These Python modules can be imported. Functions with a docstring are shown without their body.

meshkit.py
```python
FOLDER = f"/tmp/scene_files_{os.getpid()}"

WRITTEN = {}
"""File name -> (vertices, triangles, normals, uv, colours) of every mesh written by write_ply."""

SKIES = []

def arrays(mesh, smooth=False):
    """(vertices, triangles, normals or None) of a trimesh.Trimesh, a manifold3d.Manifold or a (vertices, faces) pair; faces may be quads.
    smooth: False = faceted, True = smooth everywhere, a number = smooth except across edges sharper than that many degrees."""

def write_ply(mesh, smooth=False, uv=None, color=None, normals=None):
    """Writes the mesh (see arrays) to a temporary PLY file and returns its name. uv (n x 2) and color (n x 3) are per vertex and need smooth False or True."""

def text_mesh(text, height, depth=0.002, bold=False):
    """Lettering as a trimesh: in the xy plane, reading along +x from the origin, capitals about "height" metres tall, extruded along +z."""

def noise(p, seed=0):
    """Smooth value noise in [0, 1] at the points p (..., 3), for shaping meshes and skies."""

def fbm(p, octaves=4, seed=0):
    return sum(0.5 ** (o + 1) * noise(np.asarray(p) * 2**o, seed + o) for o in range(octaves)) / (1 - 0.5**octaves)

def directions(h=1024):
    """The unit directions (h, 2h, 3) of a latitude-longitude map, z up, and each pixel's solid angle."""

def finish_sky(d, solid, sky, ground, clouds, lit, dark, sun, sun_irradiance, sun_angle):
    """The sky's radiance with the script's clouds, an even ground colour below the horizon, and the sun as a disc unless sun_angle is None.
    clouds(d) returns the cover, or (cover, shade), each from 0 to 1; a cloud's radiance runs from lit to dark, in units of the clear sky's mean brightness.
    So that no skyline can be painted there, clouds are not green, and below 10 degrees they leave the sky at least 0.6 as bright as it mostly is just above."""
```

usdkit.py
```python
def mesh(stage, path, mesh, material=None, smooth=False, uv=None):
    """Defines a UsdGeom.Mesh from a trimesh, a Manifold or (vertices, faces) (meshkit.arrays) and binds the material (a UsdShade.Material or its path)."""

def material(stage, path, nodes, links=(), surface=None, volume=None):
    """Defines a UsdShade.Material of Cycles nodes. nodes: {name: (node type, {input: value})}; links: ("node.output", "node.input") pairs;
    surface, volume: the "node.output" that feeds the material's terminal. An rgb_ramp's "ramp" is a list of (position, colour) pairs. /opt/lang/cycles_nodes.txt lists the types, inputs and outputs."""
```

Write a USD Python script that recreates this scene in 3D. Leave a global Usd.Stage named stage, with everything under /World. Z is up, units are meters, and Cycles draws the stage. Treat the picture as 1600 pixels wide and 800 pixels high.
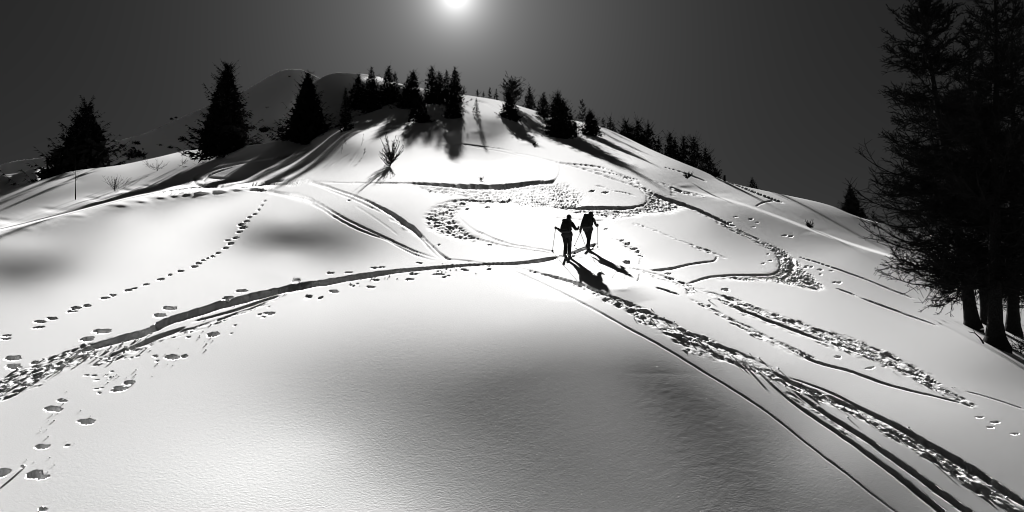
import math, random
import numpy as np, trimesh, usdkit, meshkit
from scipy.spatial import cKDTree
from scipy.interpolate import RBFInterpolator, RectBivariateSpline, PchipInterpolator
from scipy.ndimage import gaussian_filter
import scipy.sparse as sp
from scipy.sparse.linalg import spsolve
from pxr import Usd, UsdGeom, UsdLux, UsdShade, Gf, Sdf, Vt

stage = Usd.Stage.CreateInMemory()
UsdGeom.SetStageUpAxis(stage, UsdGeom.Tokens.z)
UsdGeom.SetStageMetersPerUnit(stage, 1.0)
UsdGeom.Xform.Define(stage, '/World')
UsdGeom.Scope.Define(stage, '/World/Looks')

# ------------------------------------------------------------------ camera, sky, sun, exposure
F = 1230.0                       # focal length in photograph pixels (1600 wide)
PITCH = math.radians(5.0)
EYE = 1.7
SUN_PX = (712.0, -8.0)
EXPOSURE = 3.3
GLOW = (1.7, 0.25, 0.016)           # strength of the sky's glow close to the sun, around it and far out
cam = UsdGeom.Camera.Define(stage, '/World/camera')
cam.CreateHorizontalApertureAttr(36.0); cam.CreateVerticalApertureAttr(18.0)
cam.CreateFocalLengthAttr(36.0 * F / 1600)
cam.CreateClippingRangeAttr(Gf.Vec2f(0.1, 20000))
cam.AddTranslateOp().Set(Gf.Vec3d(0, 0, EYE)); cam.AddRotateXOp().Set(90 + math.degrees(PITCH))
cam.CreateExposureAttr(EXPOSURE)

def ray(px, py):
    """World direction (unit horizontal length) through a photograph pixel: azimuth from +y towards +x, and the tangent of elevation."""
    x = (np.asarray(px, float) - 800) / F; z = (400 - np.asarray(py, float)) / F
    y = math.cos(PITCH) - z * math.sin(PITCH); zz = math.sin(PITCH) + z * math.cos(PITCH)
    return np.arctan2(x, y), zz / np.hypot(x, y)

def pix(th, e):
    """Inverse of ray."""
    x, y, z = np.sin(th), np.cos(th), e
    yy = y * math.cos(PITCH) + z * math.sin(PITCH); zz = -y * math.sin(PITCH) + z * math.cos(PITCH)
    return 800 + F * x / yy, 400 - F * zz / yy

TH_S, E_S = ray(*SUN_PX); TH_S = float(TH_S); EL_S = math.atan(float(E_S))
SUN_DIR = np.array([math.sin(TH_S) * math.cos(EL_S), math.cos(TH_S) * math.cos(EL_S), math.sin(EL_S)])
SKY = dict(sky_type='single_scattering', sun_disc=False, sun_elevation=EL_S, sun_rotation=TH_S, altitude=1900.0, air_density=1.0, aerosol_density=0.6, ozone_density=1.0)
SX, SY, SZ = map(float, SUN_DIR)
sky_mat = usdkit.material(stage, '/World/Looks/sky', {
    'sky': ('sky_texture', SKY),
    'rgb': ('separate_color', {'color_type': 'rgb'}),           # red filter of a black and white film: a clear sky goes dark
    'dark': ('math', {'math_type': 'multiply', 'value2': 0.0060}),
    'tc': ('texture_coordinate', {}), 'xyz': ('separate_xyz', {}),           # haze glow round the sun, by the angle from it
    'x': ('math', {'math_type': 'multiply', 'value2': SX}), 'y': ('math', {'math_type': 'multiply_add', 'value2': SY}), 'z': ('math', {'math_type': 'multiply_add', 'value2': SZ}),
    'lim': ('math', {'math_type': 'minimum', 'value2': 1.0}), 'ang': ('math', {'math_type': 'arccosine'}),
    'a1': ('math', {'math_type': 'multiply', 'value2': -1 / 0.018}), 'e1': ('math', {'math_type': 'exponent'}),
    'a2': ('math', {'math_type': 'multiply', 'value2': -1 / 0.105}), 'e2': ('math', {'math_type': 'exponent'}),
    'a3': ('math', {'math_type': 'multiply', 'value2': -1 / 0.40}), 'e3': ('math', {'math_type': 'exponent'}),
    's1': ('math', {'math_type': 'multiply_add', 'value2': GLOW[0]}), 's2': ('math', {'math_type': 'multiply_add', 'value2': GLOW[1]}), 's3': ('math', {'math_type': 'multiply_add', 'value2': GLOW[2]}),
    'bg': ('background_shader', {'strength': 0.1}),
    'grey': ('combine_color', {'color_type': 'rgb'}),
}, [('sky.color', 'rgb.color'), ('rgb.r', 'dark.value1'), ('tc.generated', 'xyz.vector'), ('xyz.x', 'x.value1'), ('xyz.y', 'y.value1'), ('x.value', 'y.value3'), ('xyz.z', 'z.value1'), ('y.value', 'z.value3'),
    ('z.value', 'lim.value1'), ('lim.value', 'ang.value1'), ('ang.value', 'a1.value1'), ('ang.value', 'a2.value1'), ('ang.value', 'a3.value1'), ('a1.value', 'e1.value1'), ('a2.value', 'e2.value1'), ('a3.value', 'e3.value1'),
    ('e1.value', 's1.value1'), ('dark.value', 's1.value3'), ('e2.value', 's2.value1'), ('s1.value', 's2.value3'), ('e3.value', 's3.value1'), ('s2.value', 's3.value3'),
    ('s3.value', 'grey.r'), ('s3.value', 'grey.g'), ('s3.value', 'grey.b'), ('grey.color', 'bg.color')], surface='bg.background')
dome = UsdLux.DomeLight.Define(stage, '/World/sky')
dome.CreateIntensityAttr(1.0)
UsdShade.MaterialBindingAPI.Apply(dome.GetPrim()).Bind(sky_mat)
sun = UsdLux.DistantLight.Define(stage, '/World/sun')
sun.CreateIntensityAttr(1.0); sun.CreateAngleAttr(0.5); sun.CreateNormalizeAttr(True)
sun.CreateColorAttr(Gf.Vec3f(1.0, 0.99, 0.98))
sun.AddRotateXYZOp().Set(Gf.Vec3f(math.degrees(math.pi / 2 - EL_S), 0, -math.degrees(TH_S) + 180) if False else Gf.Vec3f(-(90 - math.degrees(EL_S)), 0, -math.degrees(TH_S)))

# ------------------------------------------------------------------ helpers
def tag(prim, label=None, category=None, group=None, kind=None):
    p = prim.GetPrim() if hasattr(prim, 'GetPrim') else prim
    for k, v in (('label', label), ('category', category), ('group', group), ('kind', kind)):
        if v: p.SetCustomDataByKey(k, v)
    return prim
COUNT = {}
def path_for(name, parent=None):
    base = (str(parent.GetPath()) if parent is not None else '/World') + '/' + name
    n = COUNT.get(base, 0); COUNT[base] = n + 1
    return base if n == 0 else f'{base}_{n:03d}'
def obj(name, mesh, mat, parent=None, smooth=False):
    return usdkit.mesh(stage, path_for(name, parent), mesh, mat, smooth=smooth)
def thing(name, label, category, loc=(0, 0, 0), rotz=0.0, group=None):
    x = UsdGeom.Xform.Define(stage, path_for(name)); x.AddTranslateOp().Set(Gf.Vec3d(*map(float, loc))); x.AddRotateZOp().Set(float(math.degrees(rotz)))
    tag(x, label, category, group)
    return x

# ------------------------------------------------------------------ materials
def snow_material(name, grain=1.0, fleck=True):
    nodes = {
        'geo': ('geometry', {}),
        'map': ('mapping', {'scale': (0.6, 1.25, 1.0)}), 'n1': ('noise_texture', {'scale': 25.0, 'detail': 4.0, 'roughness': 0.65}),
        'n2': ('noise_texture', {'scale': 0.9, 'detail': 3.0, 'roughness': 0.5}),
        'mix': ('math', {'math_type': 'multiply_add', 'value2': 0.5}),
        'b': ('bump', {'strength': 1.0, 'distance': 0.0050 * grain, 'use_object_space': False}),
        'p': ('diffuse_bsdf', {'color': (0.64, 0.64, 0.64)}),
    }
    links = [('geo.position', 'map.vector'), ('map.vector', 'n1.vector'), ('n1.fac', 'b.height'), ('b.normal', 'p.normal')]
    return usdkit.material(stage, '/World/Looks/' + name, nodes, links, surface='p.BSDF')
M_SNOW = snow_material('snow')
M_SNOW_FAR = usdkit.material(stage, '/World/Looks/snow_far', {'p': ('principled_bsdf', {'base_color': (0.6, 0.6, 0.6), 'roughness': 0.9, 'specular_ior_level': 0.0})}, surface='p.BSDF')

# ------------------------------------------------------------------ the hill: its relief is solved from how steeply each part of the snow faces away from the sun
ALPHA_W = math.radians(8.0)      # sun height above the snow that reads as white
SHADE = np.array([  # px, py, tone of the open snow (0-255)
(800,795,135),(600,795,215),(400,750,235),(500,700,225),(600,700,165),(700,750,150),(800,700,125),(700,625,125),(600,600,150),(500,600,180),(400,600,208),
(800,600,110),(900,625,102),(1000,640,103),(1000,700,106),(1100,700,102),(1195,740,108),(1150,675,105),(1100,600,130),(1000,575,130),(900,565,125),(800,550,165),
(700,540,190),(600,525,205),(500,500,230),(800,500,222),(900,525,180),(1000,525,200),(800,450,242),(900,475,235),(1050,795,115),(900,795,125),
(100,780,215),(350,740,235),(200,700,222),(300,600,222),(100,650,215),(250,560,222),(350,520,228),(450,470,240),(0,700,215),(0,560,220),(100,520,225),(200,480,230),(300,440,236),(0,800,215),(250,800,222),
(1180,680,105),(1240,740,105),(1300,794,95),(1570,650,185),(1510,620,205),(1390,605,212),(1585,590,145),(1540,710,170),(1585,740,155),(1450,650,200),(1480,790,140),(1400,720,145),(1300,640,170),(1200,560,215),(1590,795,150),
(1330,485,212),(1240,460,225),(1450,536,205),(1540,560,180),(1600,575,140),(1420,455,168),(1450,485,190),(1300,434,197),(1360,410,170),(1330,390,188),
(1094,303,180),(1156,344,145),(1219,359,150),(1094,340,215),(1266,378,150),(1219,331,130),(1281,344,90),(1312,353,80),(1344,369,130),(1385,375,80),(1187,306,180),(1140,306,170),(1250,309,200),(1312,331,165),(1156,316,200),(1125,290,190),
(1250,406,205),(1050,360,222),(1000,400,235),(900,300,242),(1100,420,226),(957,227,220),(1002,247,222),(980,256,225),(1092,274,155),(1070,265,170),(1025,263,215),(1115,292,190),(1047,287,188),(935,274,230),(845,229,245),
(450,375,95),(400,375,140),(360,375,215),(510,379,110),(560,385,170),(620,390,225),(450,345,235),(450,400,235),(350,400,232),(530,335,215),(600,335,212),(500,300,240),(700,300,240),(800,350,245),(760,400,245),(600,425,242),
(560,240,130),(500,242,150),(600,250,230),(700,240,245),(650,215,235),(560,262,235),(430,260,235),(800,215,240),(420,236,120),(450,225,235),(550,216,235),(780,265,245),
(50,305,115),(100,300,140),(150,285,165),(200,267,215),(25,335,80),(75,325,120),(25,310,105),(0,296,220),(75,274,220),(275,245,235),(150,300,150),(0,350,110),(200,290,130),(120,318,170),(180,305,115),(260,275,95),(300,262,90),
(50,380,225),(200,340,235),(300,320,238),(300,370,230),(0,375,210),(20,425,115),(80,420,150),(130,410,205),(0,455,200),(100,450,225),(0,480,220),(150,440,228),
(740,152,200),(780,160,220),(740,170,210),(830,182,200),(760,190,210),(900,205,220),(850,195,215),(820,205,225),(950,212,190),
(560,119,235),(540,119,235),(640,136,235),(600,126,235),(690,150,200),
(880,402,265),(905,404,280),(930,408,291),(945,416,292),(925,420,292),(895,414,282),(965,412,280),(860,410,259),(1000,415,256),
(600,280,258),(660,270,258),(740,275,258),(840,275,258),(700,310,256),
(725,190,20),(750,195,20),(780,201,20),(705,198,60),(735,178,210),(770,186,210),(460,200,60),(500,170,10),(540,155,2),(580,148,2),(620,150,2),(660,155,10),(560,166,2),(600,168,5),(640,166,5),(680,163,20),(540,185,200),(580,180,190),(620,185,210),(650,180,200),(690,175,200),(700,195,215),(540,200,215),(600,197,215),
(1400,400,150),(1500,430,170),(1600,470,175),(1500,470,185),(1600,520,180),(1500,400,150),(1600,440,160),(1400,365,120),(1500,500,195)], float)
# skyline of the hill (px, py)
CREST = np.array([(-160,325),(-60,310),(0,296),(60,283),(112,268),(187,258),(240,247),(300,234),(400,226),(430,220),(455,200),(475,160),(495,126),(530,114),(574,116),(622,130),(661,138),(718,147),(780,157),(826,170),
 (860,180),(897,188),(944,200),(966,209),(1016,233),(1065,254),(1092,265),(1133,283),(1160,291),(1187,297),(1225,305),(1300,323),(1330,336),(1350,343),(1390,353),(1450,368),(1500,382),(1600,415),(1760,465)], float)
ANCHOR = np.array([  # px, py, metres from the camera (before scaling), weight
(900,397,29.0,5),(932,425,23.0,5),(908,421,23.3,4),(1555,540,36,1.0),(55,742,14.5,.3),(800,800,12.6,.2),(1600,795,12.7,.4),
(350,247,200,12),(116,280,190,8),(0,297,175,6),(75,352,60,10),(200,321,58,10),(300,304,60,8),(0,370,60,8),(400,300,66,3),(330,285,100,3),(430,247,122,5),(462,240,116,5),
(640,168,190,10),(640,208,100,12),(700,168,195,10),(560,172,190,10),(560,208,104,12),(600,208,102,10),(700,206,100,10),(480,225,200,9),(560,117,202,10),(620,131,206,10),(530,150,192,6),(600,150,192,8),
(1120,278,140,1.5),(1333,337,105,1.5),(880,216,146,8),(986,258,80,20),(1005,263,80,12),(962,257,80,12),(924,212,146,6),(957,228,130,2),(1047,246,150,2),(1187,297,130,1.5),(780,160,200,2),(745,205,112,5),(800,188,160,5),(822,222,95,5),(1000,235,145,2)], float)
TH0, TH1 = math.radians(-40), math.radians(40)
NT, NE = 201, 221
thg = np.linspace(TH0, TH1, NT)
cth, ce = ray(CREST[:, 0], CREST[:, 1])
crest_e = PchipInterpolator(cth, ce, extrapolate=True)
E0, E1 = -0.30, 0.36
eg = np.linspace(E0, E1, NE)
TG, EG = np.meshgrid(thg, eg, indexing='ij')
PX, PY = pix(TG, EG)
def lin(v):
    v = np.asarray(v, float) / 255
    return np.where(v < 0.04045, v / 12.92, ((v + 0.055) / 1.055) ** 2.4)
sc = np.array([1 / 90.0, 1 / 40.0])
tone = RBFInterpolator(SHADE[:, :2] * sc, SHADE[:, 2], kernel='linear', smoothing=0.05)(np.stack([np.clip(PX, -60, 1660), np.clip(PY, 90, 830)], -1).reshape(-1, 2) * sc).reshape(PX.shape)
tone = gaussian_filter(np.clip(tone, 0, 320), 1.2)
alpha = np.arcsin(np.clip(lin(np.minimum(tone, 250)) - 0.085 * np.clip((245 - tone) / 60, 0, 1), 0.02, 1) * math.sin(ALPHA_W)) + np.radians(6.5) * np.clip((tone - 250) / 50, 0, 1.2) - np.radians(4.0) * np.clip((40 - tone) / 40, 0, 1)
alpha = np.where(tone > 60, np.maximum(alpha, math.radians(0.75)), alpha)
T = np.tan(EL_S - alpha)
dT = TG - TH_S
# edges where nearer snow hides a hollow behind it: the sight line's distance jumps there (px, py, jump of log distance)
CUTS = [[(-200,390,.7),(-60,372,.7),(0,361,.7),(75,343,.7),(140,327,.68),(200,312,.64),(260,301,.55),(320,294,.38),(370,291,.15),(420,288,0.0)],
        [(1020,281,0.0),(1080,301,.015),(1150,318,.03),(1219,342,.04),(1281,366,.045),(1344,388,.045),(1400,405,.03),(1460,425,.02),(1520,447,0.0)]]
DECAY = (0.10, 0.05)
_tf = np.linspace(-1.2, 1.2, 4001)
def _cut(cu):
    cu = np.array(cu, float); ct, cce = ray(cu[:, 0], cu[:, 1])
    tc = np.clip(_tf, ct[0], ct[-1])
    sg = math.radians(0.9) / (_tf[1] - _tf[0])
    return gaussian_filter(PchipInterpolator(ct, cce)(tc), sg * 0.4), gaussian_filter(PchipInterpolator(ct, cu[:, 2])(tc), sg)
CUT_F = [_cut(c) for c in CUTS]
def jump(th, e):
    out = 0.0; near = np.zeros(np.shape(e), bool)
    for (fe, fa), dk in zip(CUT_F, DECAY):
        ec, am = np.interp(th, _tf, fe), np.interp(th, _tf, fa)
        q = np.clip((e - ec) / 0.0035, 0, 1)
        out = out + am * q * q * (3 - 2 * q) * np.exp(-np.clip((e - ec) / dk, 0, None) ** 2)
        near |= (np.abs(e - ec - 0.0016) < 0.0065) & (am > 0.01)
    return out, near
JG, JNEAR = jump(TG, EG)
rows, cols, vals, rhs = [], [], [], []
def eq(idx, co, b, w):
    n = len(rhs)
    for i, c in zip(idx, co): rows.append(n); cols.append(i); vals.append(c * w)
    rhs.append(b * w)
idx = np.arange(NT * NE).reshape(NT, NE)
dth, de = thg[1] - thg[0], eg[1] - eg[0]
def block(idxs, cos, b, w):
    """Many equations at once: idxs list of index arrays, cos list of coefficient arrays."""
    n0 = sum(len(r) for r in rhs)
    m = len(b)
    for i, c in zip(idxs, cos): rows.append(n0 + np.arange(m)); cols.append(i); vals.append(np.broadcast_to(c, m) * w)
    rhs.append(b * w)
inside = (EG < crest_e(TG) + 0.012) & (PY < 860)
i, j = np.nonzero((inside & ~JNEAR)[1:-1, :-1]); i = i + 1
c = (T[i, j] - EG[i, j] * np.cos(dT[i, j]))
c = np.maximum(c, 0.012)
wt = np.where(tone[i, j] > 256, 3.0, 1.0) * np.where((tone[i, j] > 238) & (tone[i, j] < 256), 0.45, np.where(tone[i, j] < 40, 3.0, 1.0)) * (1 - 0.93 * np.exp(-((PX[i, j] - 1310) / 110) ** 2 - ((PY[i, j] - 720) / 190) ** 2))
# (T - e cos) rho_e - sin rho_th = cos      (scaled so that an error counts alike everywhere)
sc_ = wt / c
block([idx[i, j + 1], idx[i, j], idx[i + 1, j], idx[i - 1, j]], [c / de, -c / de, -np.sin(dT[i, j]) / (2 * dth), np.sin(dT[i, j]) / (2 * dth)], np.cos(dT[i, j]) + np.sin(dT[i, j]) * (JG[i + 1, j] - JG[i - 1, j]) / (2 * dth) - c * (JG[i, j + 1] - JG[i, j]) / de, sc_ * de * 12)
LATW = 7.0
ii, jj = np.nonzero(np.ones((NT - 2, NE), bool)); ii = ii + 1
ws = np.where(inside[ii, jj], 0.9, 0.9)
block([idx[ii - 1, jj], idx[ii, jj], idx[ii + 1, jj]], [1.0, -2.0, 1.0], np.zeros(len(ii)), ws * LATW)
ii, jj = np.nonzero(np.ones((NT, NE - 2), bool)); jj = jj + 1
block([idx[ii, jj - 1], idx[ii, jj], idx[ii, jj + 1]], [1.0, -2.0, 1.0], np.zeros(len(ii)), np.where(inside[ii, jj], 0.5, 1.0))
ath, ae = ray(ANCHOR[:, 0], ANCHOR[:, 1])
fi, fj = (ath - TH0) / dth, (ae - E0) / de
i0, j0 = np.floor(fi).astype(int), np.floor(fj).astype(int); u, v = fi - i0, fj - j0
block([idx[i0, j0], idx[i0 + 1, j0], idx[i0, j0 + 1], idx[i0 + 1, j0 + 1]], [(1 - u) * (1 - v), u * (1 - v), (1 - u) * v, u * v], np.log(ANCHOR[:, 2]) - jump(ath, ae)[0], ANCHOR[:, 3])
R_, C_, V_, B_ = map(np.concatenate, (rows, cols, vals, rhs))
A = sp.csr_matrix((V_, (R_, C_)), shape=(len(B_), NT * NE))
# rho must grow with e: re-solve with the offending cells pushed up
rho = spsolve((A.T @ A + 1e-9 * sp.eye(NT * NE)).tocsc(), A.T @ B_).reshape(NT, NE)
drho = np.diff(rho, axis=1)

jm = int((0.06 - E0) / de)                                  # rebuilt outwards from the middle of the picture, never folding back
drho = np.maximum(drho, de * 0.9)
cs = np.concatenate([np.zeros((NT, 1)), np.cumsum(drho, 1)], 1)
rho = rho[:, jm:jm + 1] + cs - cs[:, jm:jm + 1]
fg = np.clip((0.02 - EG) / 0.08, 0, 1)
rho = rho * (1 - fg) + gaussian_filter(rho, (2.2, 1.6), mode='nearest') * fg
RHO = RectBivariateSpline(thg, eg, rho, kx=3, ky=3)
rho += math.log(33.5) - RHO.ev(*ray(900, 397)) - jump(*ray(900, 397))[0]           # the skiers set the scale
RHO = RectBivariateSpline(thg, eg, rho, kx=3, ky=3)
def surf(px, py):
    """The world point of the undisturbed snow seen at a photograph pixel, and its distance."""
    th, e = ray(px, py)
    e_ = np.minimum(e, crest_e(th)); r = np.exp(RHO.ev(th, e_) + jump(th, e_)[0])
    return np.stack([r * np.sin(th), r * np.cos(th), EYE + r * np.minimum(e, crest_e(th))], -1), r

# ------------------------------------------------------------------ the snow sheet
NCOL, NROW = 1070, 620
def sheet():
    th_in = np.linspace(math.radians(-36), math.radians(36), NCOL)
    out = math.radians(36) + (math.pi - math.radians(36)) * (np.arange(1, 41) / 40) ** 1.6
    ths = np.concatenate([-out[::-1], th_in, out])
    thc = np.clip(ths, math.radians(-36), math.radians(36))
    ce_ = crest_e(thc)
    _, eb = ray(800 + F * np.tan(thc), 830); 
    t = np.linspace(0, 1, NROW)
    ee = eb[:, None] + (ce_ - eb)[:, None] * t[None]
    r = np.exp(RHO.ev(np.repeat(thc[:, None], NROW, 1), ee) + jump(np.repeat(thc[:, None], NROW, 1), ee)[0])
    z = EYE + r * ee
    # near part: from under the camera, up an unseen even slope shaped to bounce little sunlight, to the lower edge of the picture
    rn0, zn0 = r[:, :1], z[:, :1]
    k = np.linspace(0.02, 1, 26)[None, :-1]
    rn = rn0 * k
    s0 = np.clip(np.median((z[:, 1:2] - zn0) / (r[:, 1:2] - rn0)), 0.2, 0.4)
    zc0 = np.median(zn0) - s0 * np.median(rn0) * 0.8            # the hill goes on falling below the viewer
    g = k ** 1.5
    zn = zc0 + (zn0 - zc0) * k + 0 * g
    # far part: over the crest and down the other side
    rc, zc = r[:, -1:], z[:, -1:]
    sc_ = np.clip((zc - z[:, -6:-5]) / (rc - r[:, -6:-5]), 0.0, 0.5)
    d = np.concatenate([np.linspace(0.02, 1, 24) ** 1.5 * 40, np.geomspace(50, 1500, 22)])[None]
    w_ = np.clip((thc[:, None] + math.radians(4)) / math.radians(14), 0, 1); sl = sc_ + (-0.7 + 0.45 * w_ - sc_) * (1 - np.exp(-d / (4.0 + 8 * w_)))
    dd = np.diff(np.concatenate([[[0.0]], d], 1), axis=1)
    zf = zc + np.cumsum(sl * dd, 1)
    zf = np.maximum(zf, -260.0)
    R = np.concatenate([rn, r, rc + d], 1); Z = np.concatenate([zn, z, zf], 1)
    # round the sides and behind the camera: fade into an even hillside that falls away
    f = np.clip((np.abs(ths) - math.radians(36)) / math.radians(40), 0, 1)[:, None]; f = f * f * (3 - 2 * f)
    side = np.clip(zc0 - 0.42 * R - 0.0 * np.cos(ths)[:, None], -260, 60)
    Z = Z * (1 - f) + side * f
    X = R * np.sin(ths)[:, None]; Y = R * np.cos(ths)[:, None]
    return ths, X, Y, Z, R
THS, GX, GY, GZ, GR = sheet()
DISP = np.zeros_like(GZ)
#TRACKS>>
# ------------------------------------------------------------------ ski tracks, skidded turns, prints: real relief pressed into the sheet
I0_, I1_ = 40, GX.shape[0] - 40
J0_, J1_ = 20, 25 + NROW + 6
VX, VY = GX[I0_:I1_, J0_:J1_], GY[I0_:I1_, J0_:J1_]
VR = GR[I0_:I1_, J0_:J1_]
VPX, VPY = pix(np.arctan2(VX, VY), (GZ[I0_:I1_, J0_:J1_] - EYE) / VR)
VXY = np.stack([VX, VY], -1).reshape(-1, 2)
VP = np.stack([VPX, VPY], -1).reshape(-1, 2)
NOISE_P = np.stack([VXY[:, 0], VXY[:, 1], 0 * VXY[:, 0]], -1)
DV = np.zeros(len(VXY))
TAKEN = np.zeros(len(VXY))
def curve(pts, step=1.0):
    p = np.asarray(pts, float)
    s = np.concatenate([[0], np.cumsum(np.hypot(*np.diff(p[:, :2], axis=0).T))])
    t = np.linspace(0, s[-1], max(8, int(s[-1] / step)))
    return np.stack([PchipInterpolator(s, p[:, k])(t) for k in range(p.shape[1])], -1)
def track(pts, w, kind='groove', k=0.3, wl=0.3, seed=0, dmax=0.45, fade=0.06, amp=1.0):
    """pts: photograph pixels along the middle; w: width in photograph pixels (number or one per point)."""
    global DV, TAKEN
    pts = np.asarray(pts, float)
    w = np.broadcast_to(np.asarray(w, float), len(pts))
    c = curve(np.c_[pts, w])
    c[:, 0] += 1.2 * (meshkit.noise(np.c_[np.arange(len(c)) / 14.0, 0 * c[:, 0], 0 * c[:, 0]], seed + 5) - .5); 
    tg = np.gradient(c[:, :2], axis=0); tg /= np.linalg.norm(tg, axis=1, keepdims=True) + 1e-9
    nm = np.stack([-tg[:, 1], tg[:, 0]], -1); nm *= np.where(nm[:, 1:2] > 0, -1, 1)      # towards the top of the picture
    w0, r0 = surf(c[:, 0], c[:, 1])
    wa, _ = surf(*(c[:, :2] + nm * c[:, 2:3] / 2).T); wb, _ = surf(*(c[:, :2] - nm * c[:, 2:3] / 2).T)
    P = w0[:, :2]
    t2 = np.gradient(P, axis=0); t2 /= np.linalg.norm(t2, axis=1, keepdims=True) + 1e-9
    n2 = np.stack([-t2[:, 1], t2[:, 0]], -1)
    ab = np.abs(((wa - wb)[:, :2] * n2).sum(1)) / 2
    n2 *= np.sign(((wa - wb)[:, :2] * n2).sum(1))[:, None] + 1e-12
    a = gaussian_filter(np.maximum(ab, 0.05), 3)
    # dense samples in the world so that the nearest one gives the offset
    seg = np.hypot(*np.diff(P, axis=0).T); sl = np.concatenate([[0], np.cumsum(seg)])
    m = int(min(60000, max(50, sl[-1] / 0.06)))
    q = np.linspace(0, sl[-1], m)
    I = lambda arr: np.interp(q, sl, arr)
    PS, NS, AS = np.stack([I(P[:, 0]), I(P[:, 1])], -1), np.stack([I(n2[:, 0]), I(n2[:, 1])], -1), I(a)
    NS /= np.linalg.norm(NS, axis=1, keepdims=True) + 1e-9
    ext = AS.max() * 1.6
    lo, hi = PS.min(0) - ext, PS.max(0) + ext
    near = np.nonzero(((VXY > lo) & (VXY < hi)).all(1))[0]
    if not len(near): return
    d, i = cKDTree(PS).query(VXY[near], distance_upper_bound=ext)
    ok = np.isfinite(d); near, i = near[ok], i[ok]
    off = ((VXY[near] - PS[i]) * NS[i]).sum(1)
    A_ = AS[i]; u = off / A_
    D = np.minimum(k * A_, dmax)
    f = np.clip(np.minimum(i, m - 1 - i) / (fade * m + 1), 0, 1)
    np_ = NOISE_P[near]
    wob = meshkit.noise(np_ / 0.5, seed) - 0.5
    rgh = meshkit.noise(np_ / 0.13, seed + 3) - 0.5
    u = u + 0.30 * wob + 0.20 * rgh + 0.16 * (meshkit.noise(np_ / 0.27, seed + 17) - .5)
    D = D * (0.72 + 0.5 * meshkit.noise(np_ / (1.3 * A_.mean() + .5), seed + 13))
    sst = lambda x: np.clip(x, 0, 1) ** 2 * (3 - 2 * np.clip(x, 0, 1))
    if kind == 'groove':
        z = -D * sst((u + 1.3) / 2.0) * sst((1.0 - u) / 0.32)
    elif kind == 'double':
        z = -D * sum(sst((u - o + 0.34) / 0.22) * sst((0.34 - u + o) / 0.16) for o in (-0.62, 0.62))
    elif kind == 'rough':
        wl_ = wl * 0.6; n1 = meshkit.fbm(np_ / wl_ * np.array([1.0, 0.8, 1]), 3, seed) - 0.5; n2_ = np.abs(meshkit.noise(np_ / (wl_ * .45), seed + 9) - 0.5)
        env = sst((1.15 - np.abs(u + 0.5 * (meshkit.noise(np_ / (wl * 1.1), seed + 31) - .5))) / 0.3)
        cl = np.clip(meshkit.fbm(np_ / (wl * 1.6), 2, seed + 21) * 2.2 - 0.45, 0.25, 1.2)
        z = env * np.minimum(D, 0.22 * wl) * cl * (-0.05 + 1.9 * n1 - 0.8 * n2_) - 0.24 * np.minimum(D, 0.3 * wl) * sst((u + .2) / .8) * sst((1.0 - u) / .25)
    elif kind == 'bank':                                                         # cut bank: the turn's upper edge, scraped floor below it
        z = -D * sst((u + 1.1) / 1.5) * sst((1.0 - u) / 0.4)
    DV[near] += np.where(np.abs(u) < 1.6, z * f * amp, 0)
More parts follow.
